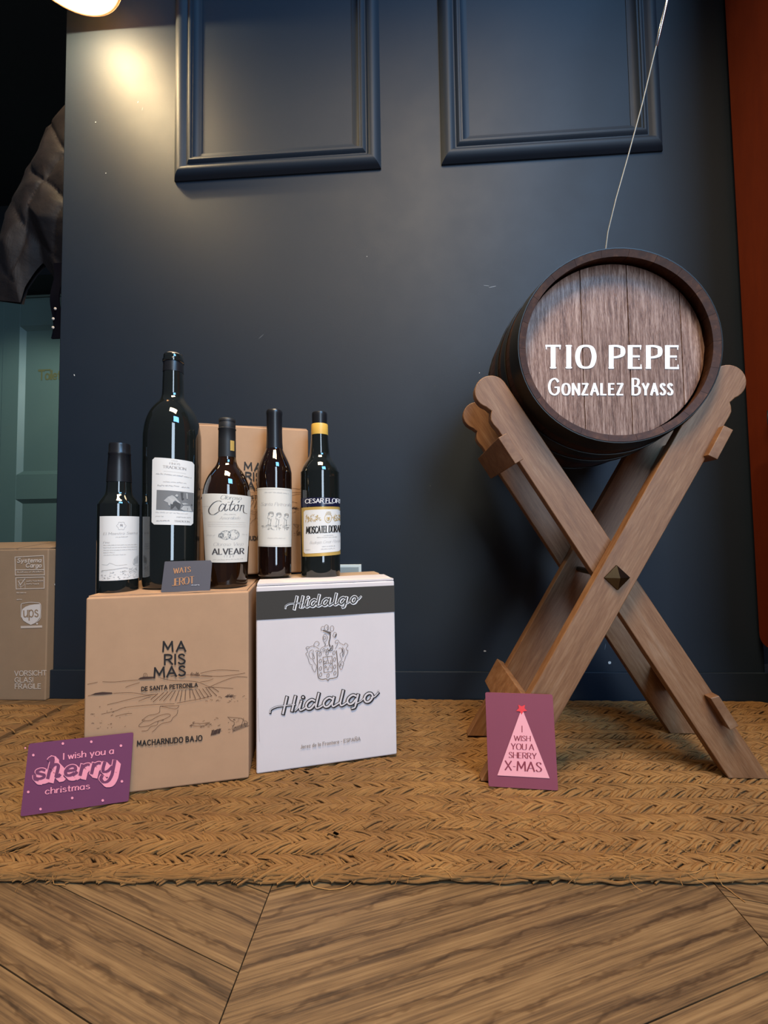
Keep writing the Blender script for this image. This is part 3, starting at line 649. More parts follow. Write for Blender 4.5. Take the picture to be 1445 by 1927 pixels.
ln((180,600),(220,560),(270,570),(330,545),(375,555),(370,510),(410,450),(460,445),(490,490),(470,530),(440,540)); ln((270,570),(250,600),(210,610),(190,590)); ln((205,610),(230,680),(185,720),(230,790),(260,900),(300,970),(330,960)); ln((375,550),(440,580),(490,620)); ln((340,630),(280,660),(255,730),(290,820),(350,850)); ln((320,700),(350,760),(340,820),(380,830),(370,760),(350,700),(360,640)); ln((350,850),(380,930),(430,1000),(415,1080),(390,1140),(350,1080),(325,1020),(340,980)); ln((400,670),(440,650),(480,660))
ln((850,610),(890,540),(910,470),(870,490),(850,450),(880,415),(920,420),(950,470),(1020,510),(1060,520),(1080,480),(1130,510),(1140,540),(1100,590),(1110,640),(1140,640),(1125,720),(1090,780),(1060,880),(1040,900)); ln((930,600),(980,590),(1010,640),(990,700),(960,720),(970,780),(1000,850),(940,920),(940,990),(985,1085),(1030,990),(1040,930),(1010,890)); ln((1010,570),(1050,620),(1060,700),(1030,780),(1010,800)); ln((990,900),(980,960),(1020,1000)); ln((970,950),(960,1010), w=1.0); ln((1010,600),(1030,700),(1010,760), w=1.2)
ink.build('crest_print', mat('crest_ink', (.10,.08,.07), .7), b2, S2(2))

# parcel box at the wall's left end
bu = empty('parcel_box', (-1.395, -.02, -.012), label='tall brown parcel box with white shipping print and fragile warning, at the far left', cat='box')
carton(bu, .402, .30, .412, M_kraft2, seed=12, wav=.0007)
for x0, x1, dz, rx in ((.002,.30,.010,.5),(.31,.400,.012,.4)):
    f = flap(bu, x0, x1, .0, .15, 0, .003, M_kraft2, 14, .001); f.location = (0, .004, .4125); f.rotation_euler = (.10, 0, 0)
f = flap(bu, .002, .400, .0, .14, 0, .003, M_kraft2, 17, .001); f.location = (0, .155, .4135)
H_ = homog([(-44.8,1309.4),(85.6,1310.5),(91.6,1033.3),(-36.9,1034.9)], [(.203,.012),(.403,.012),(.403,.412),(.203,.412)])
U = lambda u, v: (H_(u, v)[0], -.0011, H_(u, v)[1])
U2 = lambda u, v: (H_(u, v)[0], -.0014, H_(u, v)[1])
J = C(20, 1040, 12.85); T3 = C(0, 1240, 6.021); ink = Ink()
ink.text('VORSICHT', T3(168,190), T3(526,182), 8.8, wt=.17, gap=.22); ink.text('GLAS!', T3(172,264), T3(374,262), 8.8, wt=.17, gap=.22); ink.text('FRAGILE', T3(174,336), T3(462,334), 8.8, wt=.17, gap=.22)
for p in ([(112,108),(800,70),(822,540),(118,545),(112,108)], [(124,418),(815,412)], [(130,610),(815,590),(815,860),(140,880),(130,610)]): ink.line([J(*q) for q in p], 1.5)
ink.text('Systema', J(160,236), J(735,226), 7.2, wt=.24, shear=.25); ink.text('Cargo', J(370,352), J(740,352), 7.2, wt=.24, shear=.25)
for a, b, h_ in (((165,486),(770,470),2.4), ((385,700),(790,690),2.4), ((385,765),(685,765),2.4), ((140,980),(380,975),1.6), ((150,1140),(280,1136),1.6)): ink.scribble(J(*a), J(*b), h_, .9, int(a[0]))
ink.line([J(195,690),J(240,780)], 1.7); ink.line([J(240,780),J(350,635)], 1.7); ink.line([J(190+0,760),J(215,810),J(270,820),J(330,780),J(345,720)], .7, smooth=True); ink.line([J(200,690),J(250,660),J(300,670)], .7, smooth=True); ink.line([J(250,800),J(250,870)], .8); ink.line([J(355,760),J(355,870)], .7)
ink.line([J(270,1800),J(745,1785)], 4.2)
ink.build('shipping_lettering', M_fade, bu, U)
ink = Ink(); ink.fill([J(*q) for q in [(285,1370),(360,1310),(460,1270),(580,1250),(718,1240),(722,1400),(715,1560),(660,1640),(560,1710),(485,1740),(400,1700),(310,1640),(270,1560),(272,1440)]]); ink.line([J(*q) for q in [(262,1560),(258,1400),(262,1250),(330,1220),(460,1200),(600,1205),(725,1240),(730,1450),(724,1580),(640,1670),(485,1742)]], 1.0, smooth=True); ink.disc(*J(645,1718), 1.7); ink.build('shield_print', M_upsw, bu, U)
ink = Ink(); ink.text('ups', J(325,1555), J(670,1550), 20, wt=.11, gap=.16); ink.build('shield_lettering', M_kraft2, bu, U2)

# ================================================================ cards
def card(name, loc, rz, W, H, lean, m, label, r=.003):
    e = empty(name, loc, rz, label=label, cat='card'); e.rotation_euler = (-lean, 0, rz)
    pts = []
    for cx_, cz_, a0 in ((W-r, r, -PI/2), (W-r, H-r, 0), (r, H-r, PI/2), (r, r, PI)): pts += [(cx_+r*math.cos(a0+PI/2*i/4), cz_+r*math.sin(a0+PI/2*i/4)) for i in range(5)]
    b = MB(); b.prism(pts, 0, .0009); b.build('card_sheet', m, e); return e
c1 = card('greeting_card', (-.610, -.487, .0005), ang((-.61,-.487), (-.464,-.445)), .1519, .1036, .175, M_plum, 'purple greeting card reading I wish you a sherry christmas, leaning on the kraft box')
SC1 = sheet([(38.2,1537.2),(242,1508.2),(247.5,1378.9),(50.6,1400.5)], .1519, .1036); J = C(30, 1370, 6.568)
ink = Ink(); ink.text('I wish you a', J(575,392), J(1190,318), 11.5, wt=.2, thin=.1, serif=.09, gap=.2, space=.35); ink.text('christmas', J(362,820), J(905,752), 11.5, wt=.2, thin=.1, serif=.09, gap=.2)
for q in ((198,338),(560,195),(912,173),(1281,221),(1305,661),(148,792),(695,866),(1074,896),(306,1003),(95,250)): ink.disc(*J(*q), 2.5 if q[0] > 100 else 1.6)
ink.build('lettering', M_pink, c1, SC1(1))
def sherry(ink, wt, dx, dy, tail=True):
    kw = dict(wt=wt, thin=wt*.72, shear=.22, gap=.2, dx=dx, dy=dy)
    ink.text('s', J(222,632), J(338,622), 36*.0+27, **kw); ink.text('h', J(390,614), J(490,604), 37, **{**kw, 'wt': wt*.75, 'thin': wt*.55})
    ink.text('e', J(596,592), J(715,578), 27, **kw); ink.text('r', J(790,574), J(872,564), 27, **kw); ink.text('r', J(930,556), J(1010,546), 27, **kw)
    g = lambda *p: ink.ribbon([(x+dx, y+dy) for x, y in crom([J(*q) for q in p], 6)], lambda a, b: 27*(wt*.6+wt*.4*abs(b)), 1.2)
    g((1088,424),(1070,500),(1078,540),(1130,530),(1180,480)); g((1212,402),(1196,500),(1180,580),(1140,650),(1085,668),(1048,630),(1060,590)); g((395,400),(420,372),(448,380),(440,440),(415,530)); g((225,590),(232,632),(268,640))
    g((700,578),(730,560),(745,545)); g((488,604),(520,596),(540,575))
ink = Ink()
for i in range(7): sherry(ink, .36, i*1.1, i*1.1)
ink.build('drop_shadow_lettering', M_pink, c1, SC1(2))
ink = Ink(); sherry(ink, .23, 0, 0); ink.build('script_lettering', M_plumink, c1, SC1(4))

c2 = card('greeting_card', (.130, -.386, .0005), ang((.13,-.386), (.243,-.394)), .1133, .1518, .105, M_rose, 'rose greeting card with a pink triangle tree, leaning on the barrel stand')
SC2 = sheet([(919.3,1480.2),(1050.2,1488.2),(1038.4,1307.5),(911.8,1303.2)], .1133, .1518); J = C(900, 1290, 8.028)
J0 = J; J = lambda x, y: (J0(x, y)[0]+(y-100)*.002-1.5, J0(x, y)[1]+1)
ink = Ink(); ink.fill([J(632,395),J(680,395),J(1065,1395),J(277,1350)]); ink.build('tree_print', M_palepink, c2, SC2(1))
ink = Ink(); sx, sy = J(652,350); pts = [(sx+(10.8 if i % 2 == 0 else 5.6)*math.cos(PI/2+PI+2*PI*i/10), sy-(10.2 if i % 2 == 0 else 5.3)*math.sin(PI/2+PI+2*PI*i/10)) for i in range(10)]
for i in range(10): ink.fill([(sx, sy), pts[i], pts[(i+1) % 10]])
ink.build('star_print', M_red, c2, SC2(2))
ink = Ink(); kw = dict(wt=.17, thin=.05)
ink.line([J(655,605),J(655,695)], 1.5); ink.text('WISH', J(535,825), J(778,832), 9.6, **kw); ink.text('YOU A', J(490,955), J(830,968), 11, space=.3, **kw); ink.text('SHERRY', J(455,1082), J(865,1100), 10.6, **kw); ink.text('X-MAS', J(395,1268), J(940,1296), 17.4, **kw)
ink.build('lettering', M_wine, c2, SC2(2))

c3 = card('business_card', (-.437, -.405, .3340), ang((-.437,-.405), (-.358,-.385)), .0815, .0565, .35, M_slate, 'small slate grey card with copper lettering, propped against the tallest bottle', r=.0015)
SC3 = sheet([(302.7,1114.8),(394.8,1111.2),(398.8,1055.4),(309.2,1057.8)], .0815, .0565); J = C(160, 640, 3.93)
ink = Ink(); ink.text('WAT\'S'.replace("'", ''), J(655,1730), J(778,1718), 9.5, wt=.2, thin=.06, gap=.16); ink.text('JEROT', J(645,1820), J(805,1800), 13, wt=.18, thin=.05, gap=.14)
ink.build('lettering', M_copper, c3, SC3(1))
ink = Ink(); ink.scribble(J(785,1816), J(845,1816), 2, .8, 3); ink.build('small_lettering', M_greyink, c3, SC3(1))
# ================================================================ bottles (profiles: radius, height)
def facing(x, y): dx, dy = -x, -1.125-y; return math.atan2(dx, -dy)
class Bottle:
    def __init__(s, x, y, z, prof, gm, label, zmap, xc, r, **k):
        s.o = empty('wine_bottle', (x, y, z), facing(x, y), label=label, cat='bottle', group='sherry bottles on the cartons')
        s.prof = prof; s.zm = zmap; s.xc = xc; s.r = r
        b = MB(); n = len(prof); fine = []
        pts = crom([(a, b_) for a, b_ in prof], 3) if k.get('smooth', True) else prof
        b.lathe([(0, .004)]+[(prof[0][0]*.8, .0045), (prof[0][0]*.86, 0)]+pts+[(pts[-1][0]*.72, pts[-1][1]+.0006), (pts[-1][0]*.66, pts[-1][1]-.012), (0, pts[-1][1]-.012)], 56)
        g = b.build('glass_body', gm, s.o, smooth=True); sharp(g, 50)
    def rad(s, z):
        p = s.prof
        for (r0, z0), (r1, z1) in zip(p, p[1:]):
            if z0 <= z <= z1: return r0+(r1-r0)*(z-z0)/(z1-z0) if z1 > z0 else r1
        return p[-1][0]
    def wrap(s, layer=0):
        (y0, z0), (y1, z1) = s.zm; (ya, xa), (yb, xb) = s.xc
        def f(u, v):
            z = z0+(z1-z0)*(v-y0)/(y1-y0); xc = xa+(xb-xa)*(v-ya)/(yb-ya); q = max(-1.0, min(1.0, (u-xc)/s.r)); a = math.asin(q)
            if s.turn: a += 0
            rr = s.rad(z)+.0006+.0003*layer; return (rr*math.sin(a), -rr*math.cos(a), z)
        return f
    turn = 0
    def patch(s, name, m, parent, c, layer=0, n=24, k=10, corner=0):
        '''label patch between sheet corners TL, TR, BR, BL'''
        (ax, ay), (bx, by), (cx, cy), (dx, dy) = c; f = s.wrap(layer); b = MB()
        def g(u, v):
            uu = u; ins = 0
            if corner:
                e = min(v, 1-v)*math.hypot(dx-ax, dy-ay)
                if e < corner: ins = (corner-math.sqrt(max(0, corner**2-(corner-e)**2)))/abs(bx-ax)
            uu = ins+(1-2*ins)*u
            x = (ax+(bx-ax)*uu)*(1-v)+(dx+(cx-dx)*uu)*v; y = (ay+(by-ay)*uu)*(1-v)+(dy+(cy-dy)*uu)*v; return f(x, y)
        rows = k if not corner else 28
        b.grid(g, n, rows); return b.build(name, m, parent, smooth=True)
def ring(name, m, parent, prof, cap=False):
    b = MB(); b.lathe(([(0, prof[0][1])] if cap == 2 else [])+prof+([(0, prof[-1][1])] if cap else []), 48); o = b.build(name, m, parent, smooth=True); return sharp(o, 40)
Q = C(160, 640, 3.93); V = C(360, 760, 4.817)
def T(B, layer, name, m, parent, ink): return ink.build(name, m, parent, B.wrap(layer), radial=True)

# small half bottle on the left
B = Bottle(-.540, -.372, .3340, [(.0335,.003),(.034,.008),(.034,.147),(.0335,.155),(.0315,.163),(.0275,.170),(.0232,.177),(.0212,.184),(.0202,.20),(.0190,.225),(.0176,.250),(.0174,.256)], M_gblack,
    'smallest dark bottle with a plain pale label, leftmost on the kraft box', ((1308,.1365),(1765,.0215)), ((1308,255),(1765,248)), 146)
ring('capsule', M_foil, B.o, [(.0207,.201),(.0195,.225),(.0180,.252),(.0186,.253),(.0186,.256),(.0176,.258),(.0176,.270),(.0168,.2735),(.006,.2745)], True)
lb = B.patch('paper_label', M_label, B.o, [(133,1308),(394,1308),(388,1766),(129,1766)], 0)
for nm, f_, pts in (('a', 0, 0),): pass
W_ = lambda *p: [(a, b) for a, b in p]
def conv(box, s): return lambda x, y: ((box[0]+x/s-160)*3.93, (box[1]+y/s-640)*3.93)
S_ = conv((180, 840), 6.884); ink = Ink()
ink.line([S_(338+48*math.cos(t)*(1+.12*math.cos(6*t)), 1036+48*math.sin(t)*(1+.12*math.cos(6*t))) for t in [2*PI*i/24 for i in range(25)]], 1.4, smooth=True); ink.text('PR', S_(326,1042), S_(352,1042), 13, wt=.2)
ink.text('El Maestro Sierra', S_(138,1148), S_(520,1142), 17, wt=.11, thin=.05, shear=.2)
ink.scribble(S_(275,1182), S_(412,1178), 6, 1.3, 4); ink.text('Fino', S_(138,1252), S_(205,1252), 13, wt=.12, thin=.06, shear=.2)
for y_, x1 in ((1280,515),(1310,522),(1342,515),(1372,262),(1402,388)): ink.scribble(S_(138,y_), S_(x1,y_), 5.5, 1.3, y_)
T(B, 1, 'lettering', M_txt2, lb, ink); ink = Ink()
ink.line([S_(*q) for q in [(120,1515),(180,1520),(205,1500),(240,1510),(290,1530),(400,1525)]], 1.2, smooth=True); ink.line([S_(*q) for q in [(118,1590),(240,1580),(360,1566),(410,1572)]], 2, smooth=True)
rr = random.Random(2)
for i in range(70):
    x, y = rr.uniform(110, 520), rr.uniform(1600, 1700); ink.line([S_(x, y), S_(x+rr.uniform(4, 20), y+rr.uniform(-4, 4))], rr.uniform(.8, 2.2))
for i in range(36):
    x = rr.uniform(415, 520); y = rr.uniform(1570, 1640); ink.line([S_(x, y), S_(x+rr.uniform(-12, 12), y+rr.uniform(-16, 16))], 1.3)
for i in range(9): ink.line([S_(*q) for q in [(478+i*6, 1535-i*1.5), (484+i*6, 1478-i*5), (492+i*5, 1462-i*4)]], 1.1, smooth=True)
ink.line([S_(*q) for q in [(536,1424),(500,1440),(477,1475),(471,1510),(486,1540),(534,1556)]], 1.2, smooth=True)
T(B, 1, 'landscape_print', M_pic, lb, ink)

# magnum
B = Bottle(-.463, -.327, .3340, [(.049,.003),(.0508,.010),(.0515,.05),(.0525,.20),(.0525,.285),(.0515,.303),(.0485,.322),(.0420,.341),(.0335,.355),(.0260,.364),(.0213,.373),(.0196,.385),(.0190,.41),(.0180,.435),(.0174,.445)], M_gblack,
    'tallest bottle, black with a white picture label, behind the small slate card', ((857,.2467),(1375,.1197)), ((857,653),(1375,637)), 207)
ring('neck_band', M_foil, B.o, [(.0189,.424),(.0182,.446),(.0178,.449)]); ring('lip', M_gblack, B.o, [(.0176,.444),(.0196,.445),(.0198,.449),(.0182,.4505),(.0182,.458),(.0172,.460),(.0125,.4602),(.0125,.45)])
ring('cork', M_cork, B.o, [(.0122,.452),(.0122,.4635)], True)
wx = MB(); wx.tube([(.0145*math.cos(a), .0145*math.sin(a), .4615+.0035*math.sin(a*1.5+.4)) for a in [-.9+i*.22 for i in range(17)]], .0026, 8); wx.build('wax_seal', M_foil, B.o, smooth=True)
lb = B.patch('paper_label', M_label, B.o, [(522,862),(800,880),(780,1380),(504,1370)], 0, corner=16)
S_ = conv((280, 850), 12.84); ink = Ink()
ink.scribble(S_(560,202), S_(705,206), 4, 1.2, 8); ink.text('FINOS', S_(525,292), S_(745,298), 15, wt=.14, thin=.05, serif=.1); ink.text('TRADICION', S_(385,382), S_(872,412), 19, wt=.17, thin=.05, serif=.1)
ink.line([S_(400,462), S_(870,500)], .9); ink.scribble(S_(235,540), S_(985,600), 11, 2, 21); ink.scribble(S_(380,735), S_(870,755), 10, 1.6, 22); ink.scribble(S_(260,832), S_(715,840), 10, 2, 23); ink.scribble(S_(765,855), S_(935,860), 8, 1.8, 24)
ink.scribble(S_(200,1490), S_(905,1530), 9, 1.4, 25); ink.scribble(S_(195,1590), S_(370,1592), 8, 1.4, 26); ink.scribble(S_(640,1610), S_(955,1620), 8, 1.8, 27); ink.scribble(S_(215,1700), S_(485,1700), 8, 2.6, 28); ink.text('TRADICION', S_(590,1718), S_(920,1734), 12, wt=.2, thin=.08)
T(B, 1, 'lettering', M_txt2, lb, ink)
pc = lambda *p: [S_(*q) for q in p]
B.patch('picture_print', M_pic, lb, pc((240,930),(1035,975),(1015,1460),(215,1418)), 1, 12, 6)
ink = Ink(); ink.fill(pc((380,1200),(470,1100),(560,1058),(610,1090),(660,1150),(740,1260),(700,1250),(620,1190),(580,1230),(560,1290))); ink.fill(pc((620,1080),(650,1030),(690,1050),(670,1100))); ink.fill(pc((470,1250),(520,1250),(510,1320),(480,1310))); ink.fill(pc((760,1250),(840,1240),(910,1275),(790,1290))); ink.fill(pc((730,1400),(800,1310),(940,1320),(980,1450),(800,1440)))
ink.fill(pc((860,1000),(890,1000),(890,1140),(870,1140))); T(B, 3, 'picture_light', M_pic2, lb, ink)
ink = Ink(); ink.fill(pc((740,985),(800,985),(790,1120),(1000,1280),(980,1310),(760,1170))); ink.fill(pc((530,1250),(640,1220),(740,1290),(710,1420),(520,1400))); T(B, 2, 'picture_dark', M_pic3, lb, ink)

# amber bottle with the wide label
B = Bottle(-.352, -.328, .3328, [(.0370,.003),(.0385,.009),(.040,.05),(.0435,.14),(.0445,.165),(.0440,.180),(.0415,.196),(.036,.212),(.0280,.226),(.0210,.236),(.0172,.247),(.0160,.262),(.0158,.29),(.0150,.308)], M_gamber,
    'amber bottle with a wide cream label, at the right end of the kraft box', ((800,.180),(1431,.0505)), ((800,312),(1690,308)), 209)
B.rad = lambda z: np.interp(z, [.003,.05,.14,.165,.18,.2], [.0385,.0405,.0438,.0448,.0446,.0425])
ring('capsule', M_matte, B.o, [(.0165,.252),(.0162,.285),(.0160,.306),(.0168,.307),(.0168,.309),(.0158,.310),(.0158,.318),(.0150,.320),(.0150,.3225),(.0156,.323),(.0156,.327),(.0145,.3285)], True)
B.r = 209; B.zm = ((800,.180),(1431,.0505)); sv = B.rad; B.rad = lambda z: .0166
cap = Ink(); f = lambda x, y: ((x-343)/33*.008, .0166, y)
em = MB(); em.grid(lambda u, v: (.0169*math.sin(.35+.55*u), -.0169*math.cos(.35+.55*u), .264+.020*v), 6, 2); em.build('gold_emblem', M_gold, B.o, smooth=True)
B.rad = sv
lb = B.patch('paper_label', M_cream, B.o, [(106,806),(517,826),(496,1440),(118,1430)], 0, n=30, k=8)
g = lambda x, y: (x, y); ink = Ink()
ink.text('Oloroso', g(258,862), g(425,866), 36, wt=.07, thin=.03, shear=.35, gap=.14); ink.scribble(g(315,892), g(338,892), 8, 1.5, 3)
def cur(p, w0, w1=None): ink.ribbon(crom(p, 7), lambda a, b: (w1 or w0*.3)+(w0-(w1 or w0*.3))*abs(b)**1.5, .5)
cur([(268,884),(240,878),(200,900),(166,950),(172,990),(205,1000),(245,975)], 9); cur([(300,920),(275,905),(252,935),(250,968),(272,965),(298,925)], 8); cur([(306,905),(294,950),(300,968),(320,950)], 8); cur([(358,875),(340,920),(334,960),(350,962),(366,940)], 9); cur([(325,915),(375,905)], 4, 3); cur([(398,910),(376,920),(372,958),(390,965),(406,935),(398,910),(412,916)], 8); cur([(400,890),(414,876)], 5, 4); cur([(428,912),(418,966)], 8); cur([(420,940),(436,915),(450,915),(446,950),(452,980),(480,990)], 8)
T(B, 1, 'lettering', M_txt, lb, ink); ink = Ink()
ink.scribble(g(285,1003), g(385,1003), 10, 1.5, 5); ink.text('Amontillado', g(250,1046), g(418,1044), 26, wt=.06, thin=.03, shear=.3, gap=.14)
for y in (1066, 1086, 1104): ink.line([g(152, y), g(475, y+10)], 1.1, step=20)
ink.line([g(112,925), g(165,925)], 1.4); ink.scribble(g(142,1190), g(212,1192), 12, 1.3, 6); ink.scribble(g(440,1190), g(485,1190), 12, 1.3, 7); ink.text('Oloroso Viejo', g(195,1282), g(452,1285), 30, wt=.06, thin=.03, shear=.3, gap=.14); ink.scribble(g(190,1410), g(450,1412), 10, 1.5, 9)
ink.text('1729', g(285,1386), g(370,1386), 16, wt=.12, gap=.8); T(B, 1, 'fine_lettering', M_txt2, lb, ink)
ink = Ink(); ink.text('ALVEAR', g(186,1358), g(458,1362), 50, wt=.24, thin=.08, serif=.13, gap=.24); T(B, 1, 'lettering', M_txt, lb, ink)
ink = Ink(); rr = random.Random(9)
for cx_, cy_, r_ in ((300,1186,44),(368,1184,48),(262,1190,22)):
    for i in range(60):
        a = rr.uniform(0, 2*PI); q = r_*(1-rr.random()**2*.5); x, y = cx_+q*math.cos(a), cy_+q*.85*math.sin(a); ink.line([(x, y), (x+rr.uniform(-7, 7), y+rr.uniform(-9, 9))], 2)
    ink.line([(cx_+r_*math.cos(t), cy_+r_*.9*math.sin(t)) for t in [2*PI*i/12 for i in range(13)]], 2.2, smooth=True)
T(B, 1, 'nut_print', M_pic, lb, ink)

# slender brown bottle
B = Bottle(-.284, -.245, .3435, [(.0330,.003),(.0345,.008),(.0350,.05),(.0362,.14),(.0364,.212),(.0355,.225),(.0325,.238),(.0270,.252),(.0205,.266),(.0172,.276),(.0164,.29),(.0160,.33),(.0160,.344)], M_gbrown,
    'slender brown bottle with a cream label of three figures, left on the white carton', ((756,.1876),(1281,.068)), ((756,766),(1550,752)), 158)
ring('capsule', M_foil, B.o, [(.0180,.273),(.0170,.286),(.0164,.31),(.0164,.345),(.0170,.348),(.0170,.354),(.0155,.357)], True)
lb = B.patch('paper_label', M_cream, B.o, [(616,760),(920,766),(908,1305),(610,1294)], 0, n=26, k=8)
ink = Ink()
for a, b, y in ((618, 916, 776), (614, 904, 1284)): ink.line([(a, y), (b, y+5)], 1.3, step=20)
for x0, y0, x1, y1 in ((640,770,632,1280),): pass
ink.scribble((680,810), (885,815), 11, 1.6, 3); ink.text('Santa Petronila', (645,925), (905,930), 30, wt=.07, thin=.03, shear=.3, gap=.14); ink.scribble((695,1224), (852,1228), 12, 1.5, 6)
T(B, 1, 'lettering', M_txt2, lb, ink); ink = Ink()
def cv(*p, w=2.4): ink.line([q for q in p], w, smooth=True)
for x0, y0, s_ in ((728,1000,1), (795,1008,.95), (862,1012,.85)):
    for i in range(4): cv((x0-22*s_+i*3,y0+6*i),(x0-8*s_,y0-16*s_+5*i),(x0+20*s_,y0-14*s_+6*i),(x0+22*s_,y0+16*s_),(x0+2,y0+28*s_), w=2)
    cv((x0-20*s_,y0+10),(x0-26*s_,y0+40*s_),(x0-10*s_,y0+40*s_)); cv((x0-14*s_,y0+40*s_),(x0-24*s_,y0+90*s_),(x0-16*s_,y0+110),(x0-20*s_,y0+140)); cv((x0+6*s_,y0+44*s_),(x0-2,y0+90*s_),(x0,y0+120),(x0+6,y0+140)); cv((x0-8*s_,y0+44*s_),(x0+2,y0+70),(x0-10,y0+100))
rr = random.Random(4)
for i in range(46): x = rr.uniform(640, 885); y = 1112+rr.uniform(-8, 34)-abs(x-760)*.05; ink.line([(x, y), (x+rr.uniform(6, 22), y+rr.uniform(-5, 5))], 1.8)
T(B, 1, 'figure_print', M_pic, lb, ink)

# sherry bottle with yellow band
B = Bottle(-.190, -.222, .3440, [(.0405,.003),(.0425,.009),(.0425,.205),(.0418,.217),(.0385,.231),(.0325,.243),(.0265,.252),(.0225,.261),(.0212,.272),(.0195,.290),(.0178,.318),(.0172,.327)], M_gblack,
    'black bottle with a yellow neck band and gold-edged white label, right on the white carton', ((935,.1455),(1390,.0425)), ((800,1137),(1560,1168)), 181)
ring('neck_band', M_yel, B.o, [(.0180,.303),(.0186,.305),(.0182,.327),(.0176,.329)]); ring('capsule', M_foil, B.o, [(.0160,.328),(.0162,.332),(.0166,.348),(.0166,.352),(.0158,.355),(.0148,.3555)], True)
bd = B.patch('printed_band', M_navyp, B.o, [(966,850),(1316,850),(1320,932),(974,932)], 0, n=26, k=3)
ink = Ink(); ink.text('CESAR FLORI', (1012,902), (1316,895), 38, wt=.2, thin=.12, gap=.2, space=.4); ink.line([(1165,908),(1255,904)], 3.5); T(B, 1, 'lettering', M_whiteink, bd, ink)
lb = B.patch('gold_label', M_gold, B.o, [(976,940),(1328,932),(1340,1384),(1002,1396)], 0, n=26, k=6)
B.patch('white_label', M_label, lb, [(1000,966),(1329,956),(1338,1352),(1014,1368)], 1, n=26, k=20, corner=14)
ink = Ink(); ink.text('MOSCATEL DORAD', (1032,1182), (1342,1170), 62, wt=.15, thin=.08, gap=.22, space=.3); T(B, 2, 'lettering', M_black, lb, ink)
ink = Ink(); ink.text('Bodegas Cesar Florido', (1065,1278), (1334,1268), 26, wt=.05, thin=.03, shear=.3, gap=.14)
for a, b, y, h_ in ((1180,1262,1206,8),(1125,1300,1222,6),(1170,1280,1306,9),(1162,1282,1330,9),(1030,1068,1336,10)): ink.scribble((a, y), (b, y-3), h_, 1.8, y)
T(B, 2, 'fine_lettering', M_txt2, lb, ink); ink = Ink(); rr = random.Random(6)
for i in range(110):
    x = rr.choice([rr.uniform(1018, 1150), rr.uniform(1255, 1325)]); y = rr.uniform(1012, 1075-(10 if x > 1100 else 0)); ink.line([(x, y), (x+rr.uniform(-9, 9), y+rr.uniform(-14, 14))], 4)
cr = lambda *p: ink.line([q for q in p], 4, smooth=True)
cr((1192,1014),(1188,1060),(1216,1084),(1242,1056),(1238,1012),(1192,1014)); cr((1204,1030),(1204,1056),(1216,1066),(1228,1052),(1226,1030)); cr((1190,1004),(1216,996),(1240,1002)); cr((1196,990),(1216,984),(1236,988)); ink.fill([(1208,1034),(1224,1034),(1222,1056),(1214,1060)])
T(B, 2, 'crest_print', M_gold, lb, ink)

# ================================================================ barrel
BX, BZ, YF, YB = .3750, .7572, -.386, -.060
br = empty('barrel', (BX, 0, BZ-.175), label='small dark oak barrel with white lettering on its head, lying in the stand', cat='barrel'); ox, oz = BX, .175
def R_(y): t = (y-YF)/(YB-YF); return .1725+.0165*(1-(2*t-1)**2)-(.004 if t > .5 else 0)*(2*t-1)
ns = 22; YS = [YF+(YB-YF)*i/12 for i in range(13)]
for k in range(ns):
    a0, a1 = 2*PI*(k+.004)/ns, 2*PI*(k+.996)/ns; b = MB(); vs = []
    A = [a0+(a1-a0)*i/4 for i in range(5)]; th = .0125
    for y in YS:
        ch = .004 if y in (YS[0], YS[-1]) else 0
        for a in A: vs.append(((R_(y)-.0005)*math.cos(a), y, oz+(R_(y)-.0005)*math.sin(a)))
    no = len(vs)
    for y in YS:
        ri = R_(y)-th
        for a in A: vs.append((ri*math.cos(a), y+(.003 if y == YS[0] else 0), oz+ri*math.sin(a)))
    fs = []; n = 5
    for j in range(12):
        for i in range(4): fs += [(j*n+i, j*n+i+1, (j+1)*n+i+1, (j+1)*n+i), (no+j*n+i, no+(j+1)*n+i, no+(j+1)*n+i+1, no+j*n+i+1)]
        fs += [(j*n, (j+1)*n, no+(j+1)*n, no+j*n), (j*n+4, no+j*n+4, no+(j+1)*n+4, (j+1)*n+4)]
    for i in range(4): fs += [(i, no+i, no+i+1, i+1), (12*n+i, 12*n+i+1, no+12*n+i+1, no+12*n+i)]
    b.add(vs, fs); o = b.build('stave', M_stave, br); o.data.materials.append(M_inner)
    for p in o.data.polygons:
        if all(v >= no for v in p.vertices) or (p.center.y < YF+.003): p.material_index = 1
def hoop(y0, y1, t=.0016):
    b = MB(); ys = [y0+(y1-y0)*i/4 for i in range(5)]; pr = [(R_(y)+t+.0002, y) for y in ys]; pin = [(R_(y)+.0002, y) for y in reversed(ys)]; ring_ = pr+pin+[pr[0]]; m = 72
    vs = [(r*math.cos(2*PI*i/m), y, oz+r*math.sin(2*PI*i/m)) for r, y in ring_[:-1] for i in range(m)]; q = len(ring_)-1
    b.add(vs, [(j*m+i, ((j+1) % q)*m+i, ((j+1) % q)*m+(i+1) % m, j*m+(i+1) % m) for j in range(q) for i in range(m)])
    o = b.build('hoop', M_hoop, br, smooth=True); sharp(o, 40)
hoop(YF+.0005, YF+.036); hoop(YF+.060, YF+.082); hoop(YF+.104, YF+.124); hoop(YF+.205, YF+.225); hoop(YF+.250, YF+.272)
rt = MB()
for a in (2.4, 5.0): rt.lathe([(.003,0),(.0028,.001),(.0015,.0018),(0,.002)], 10)
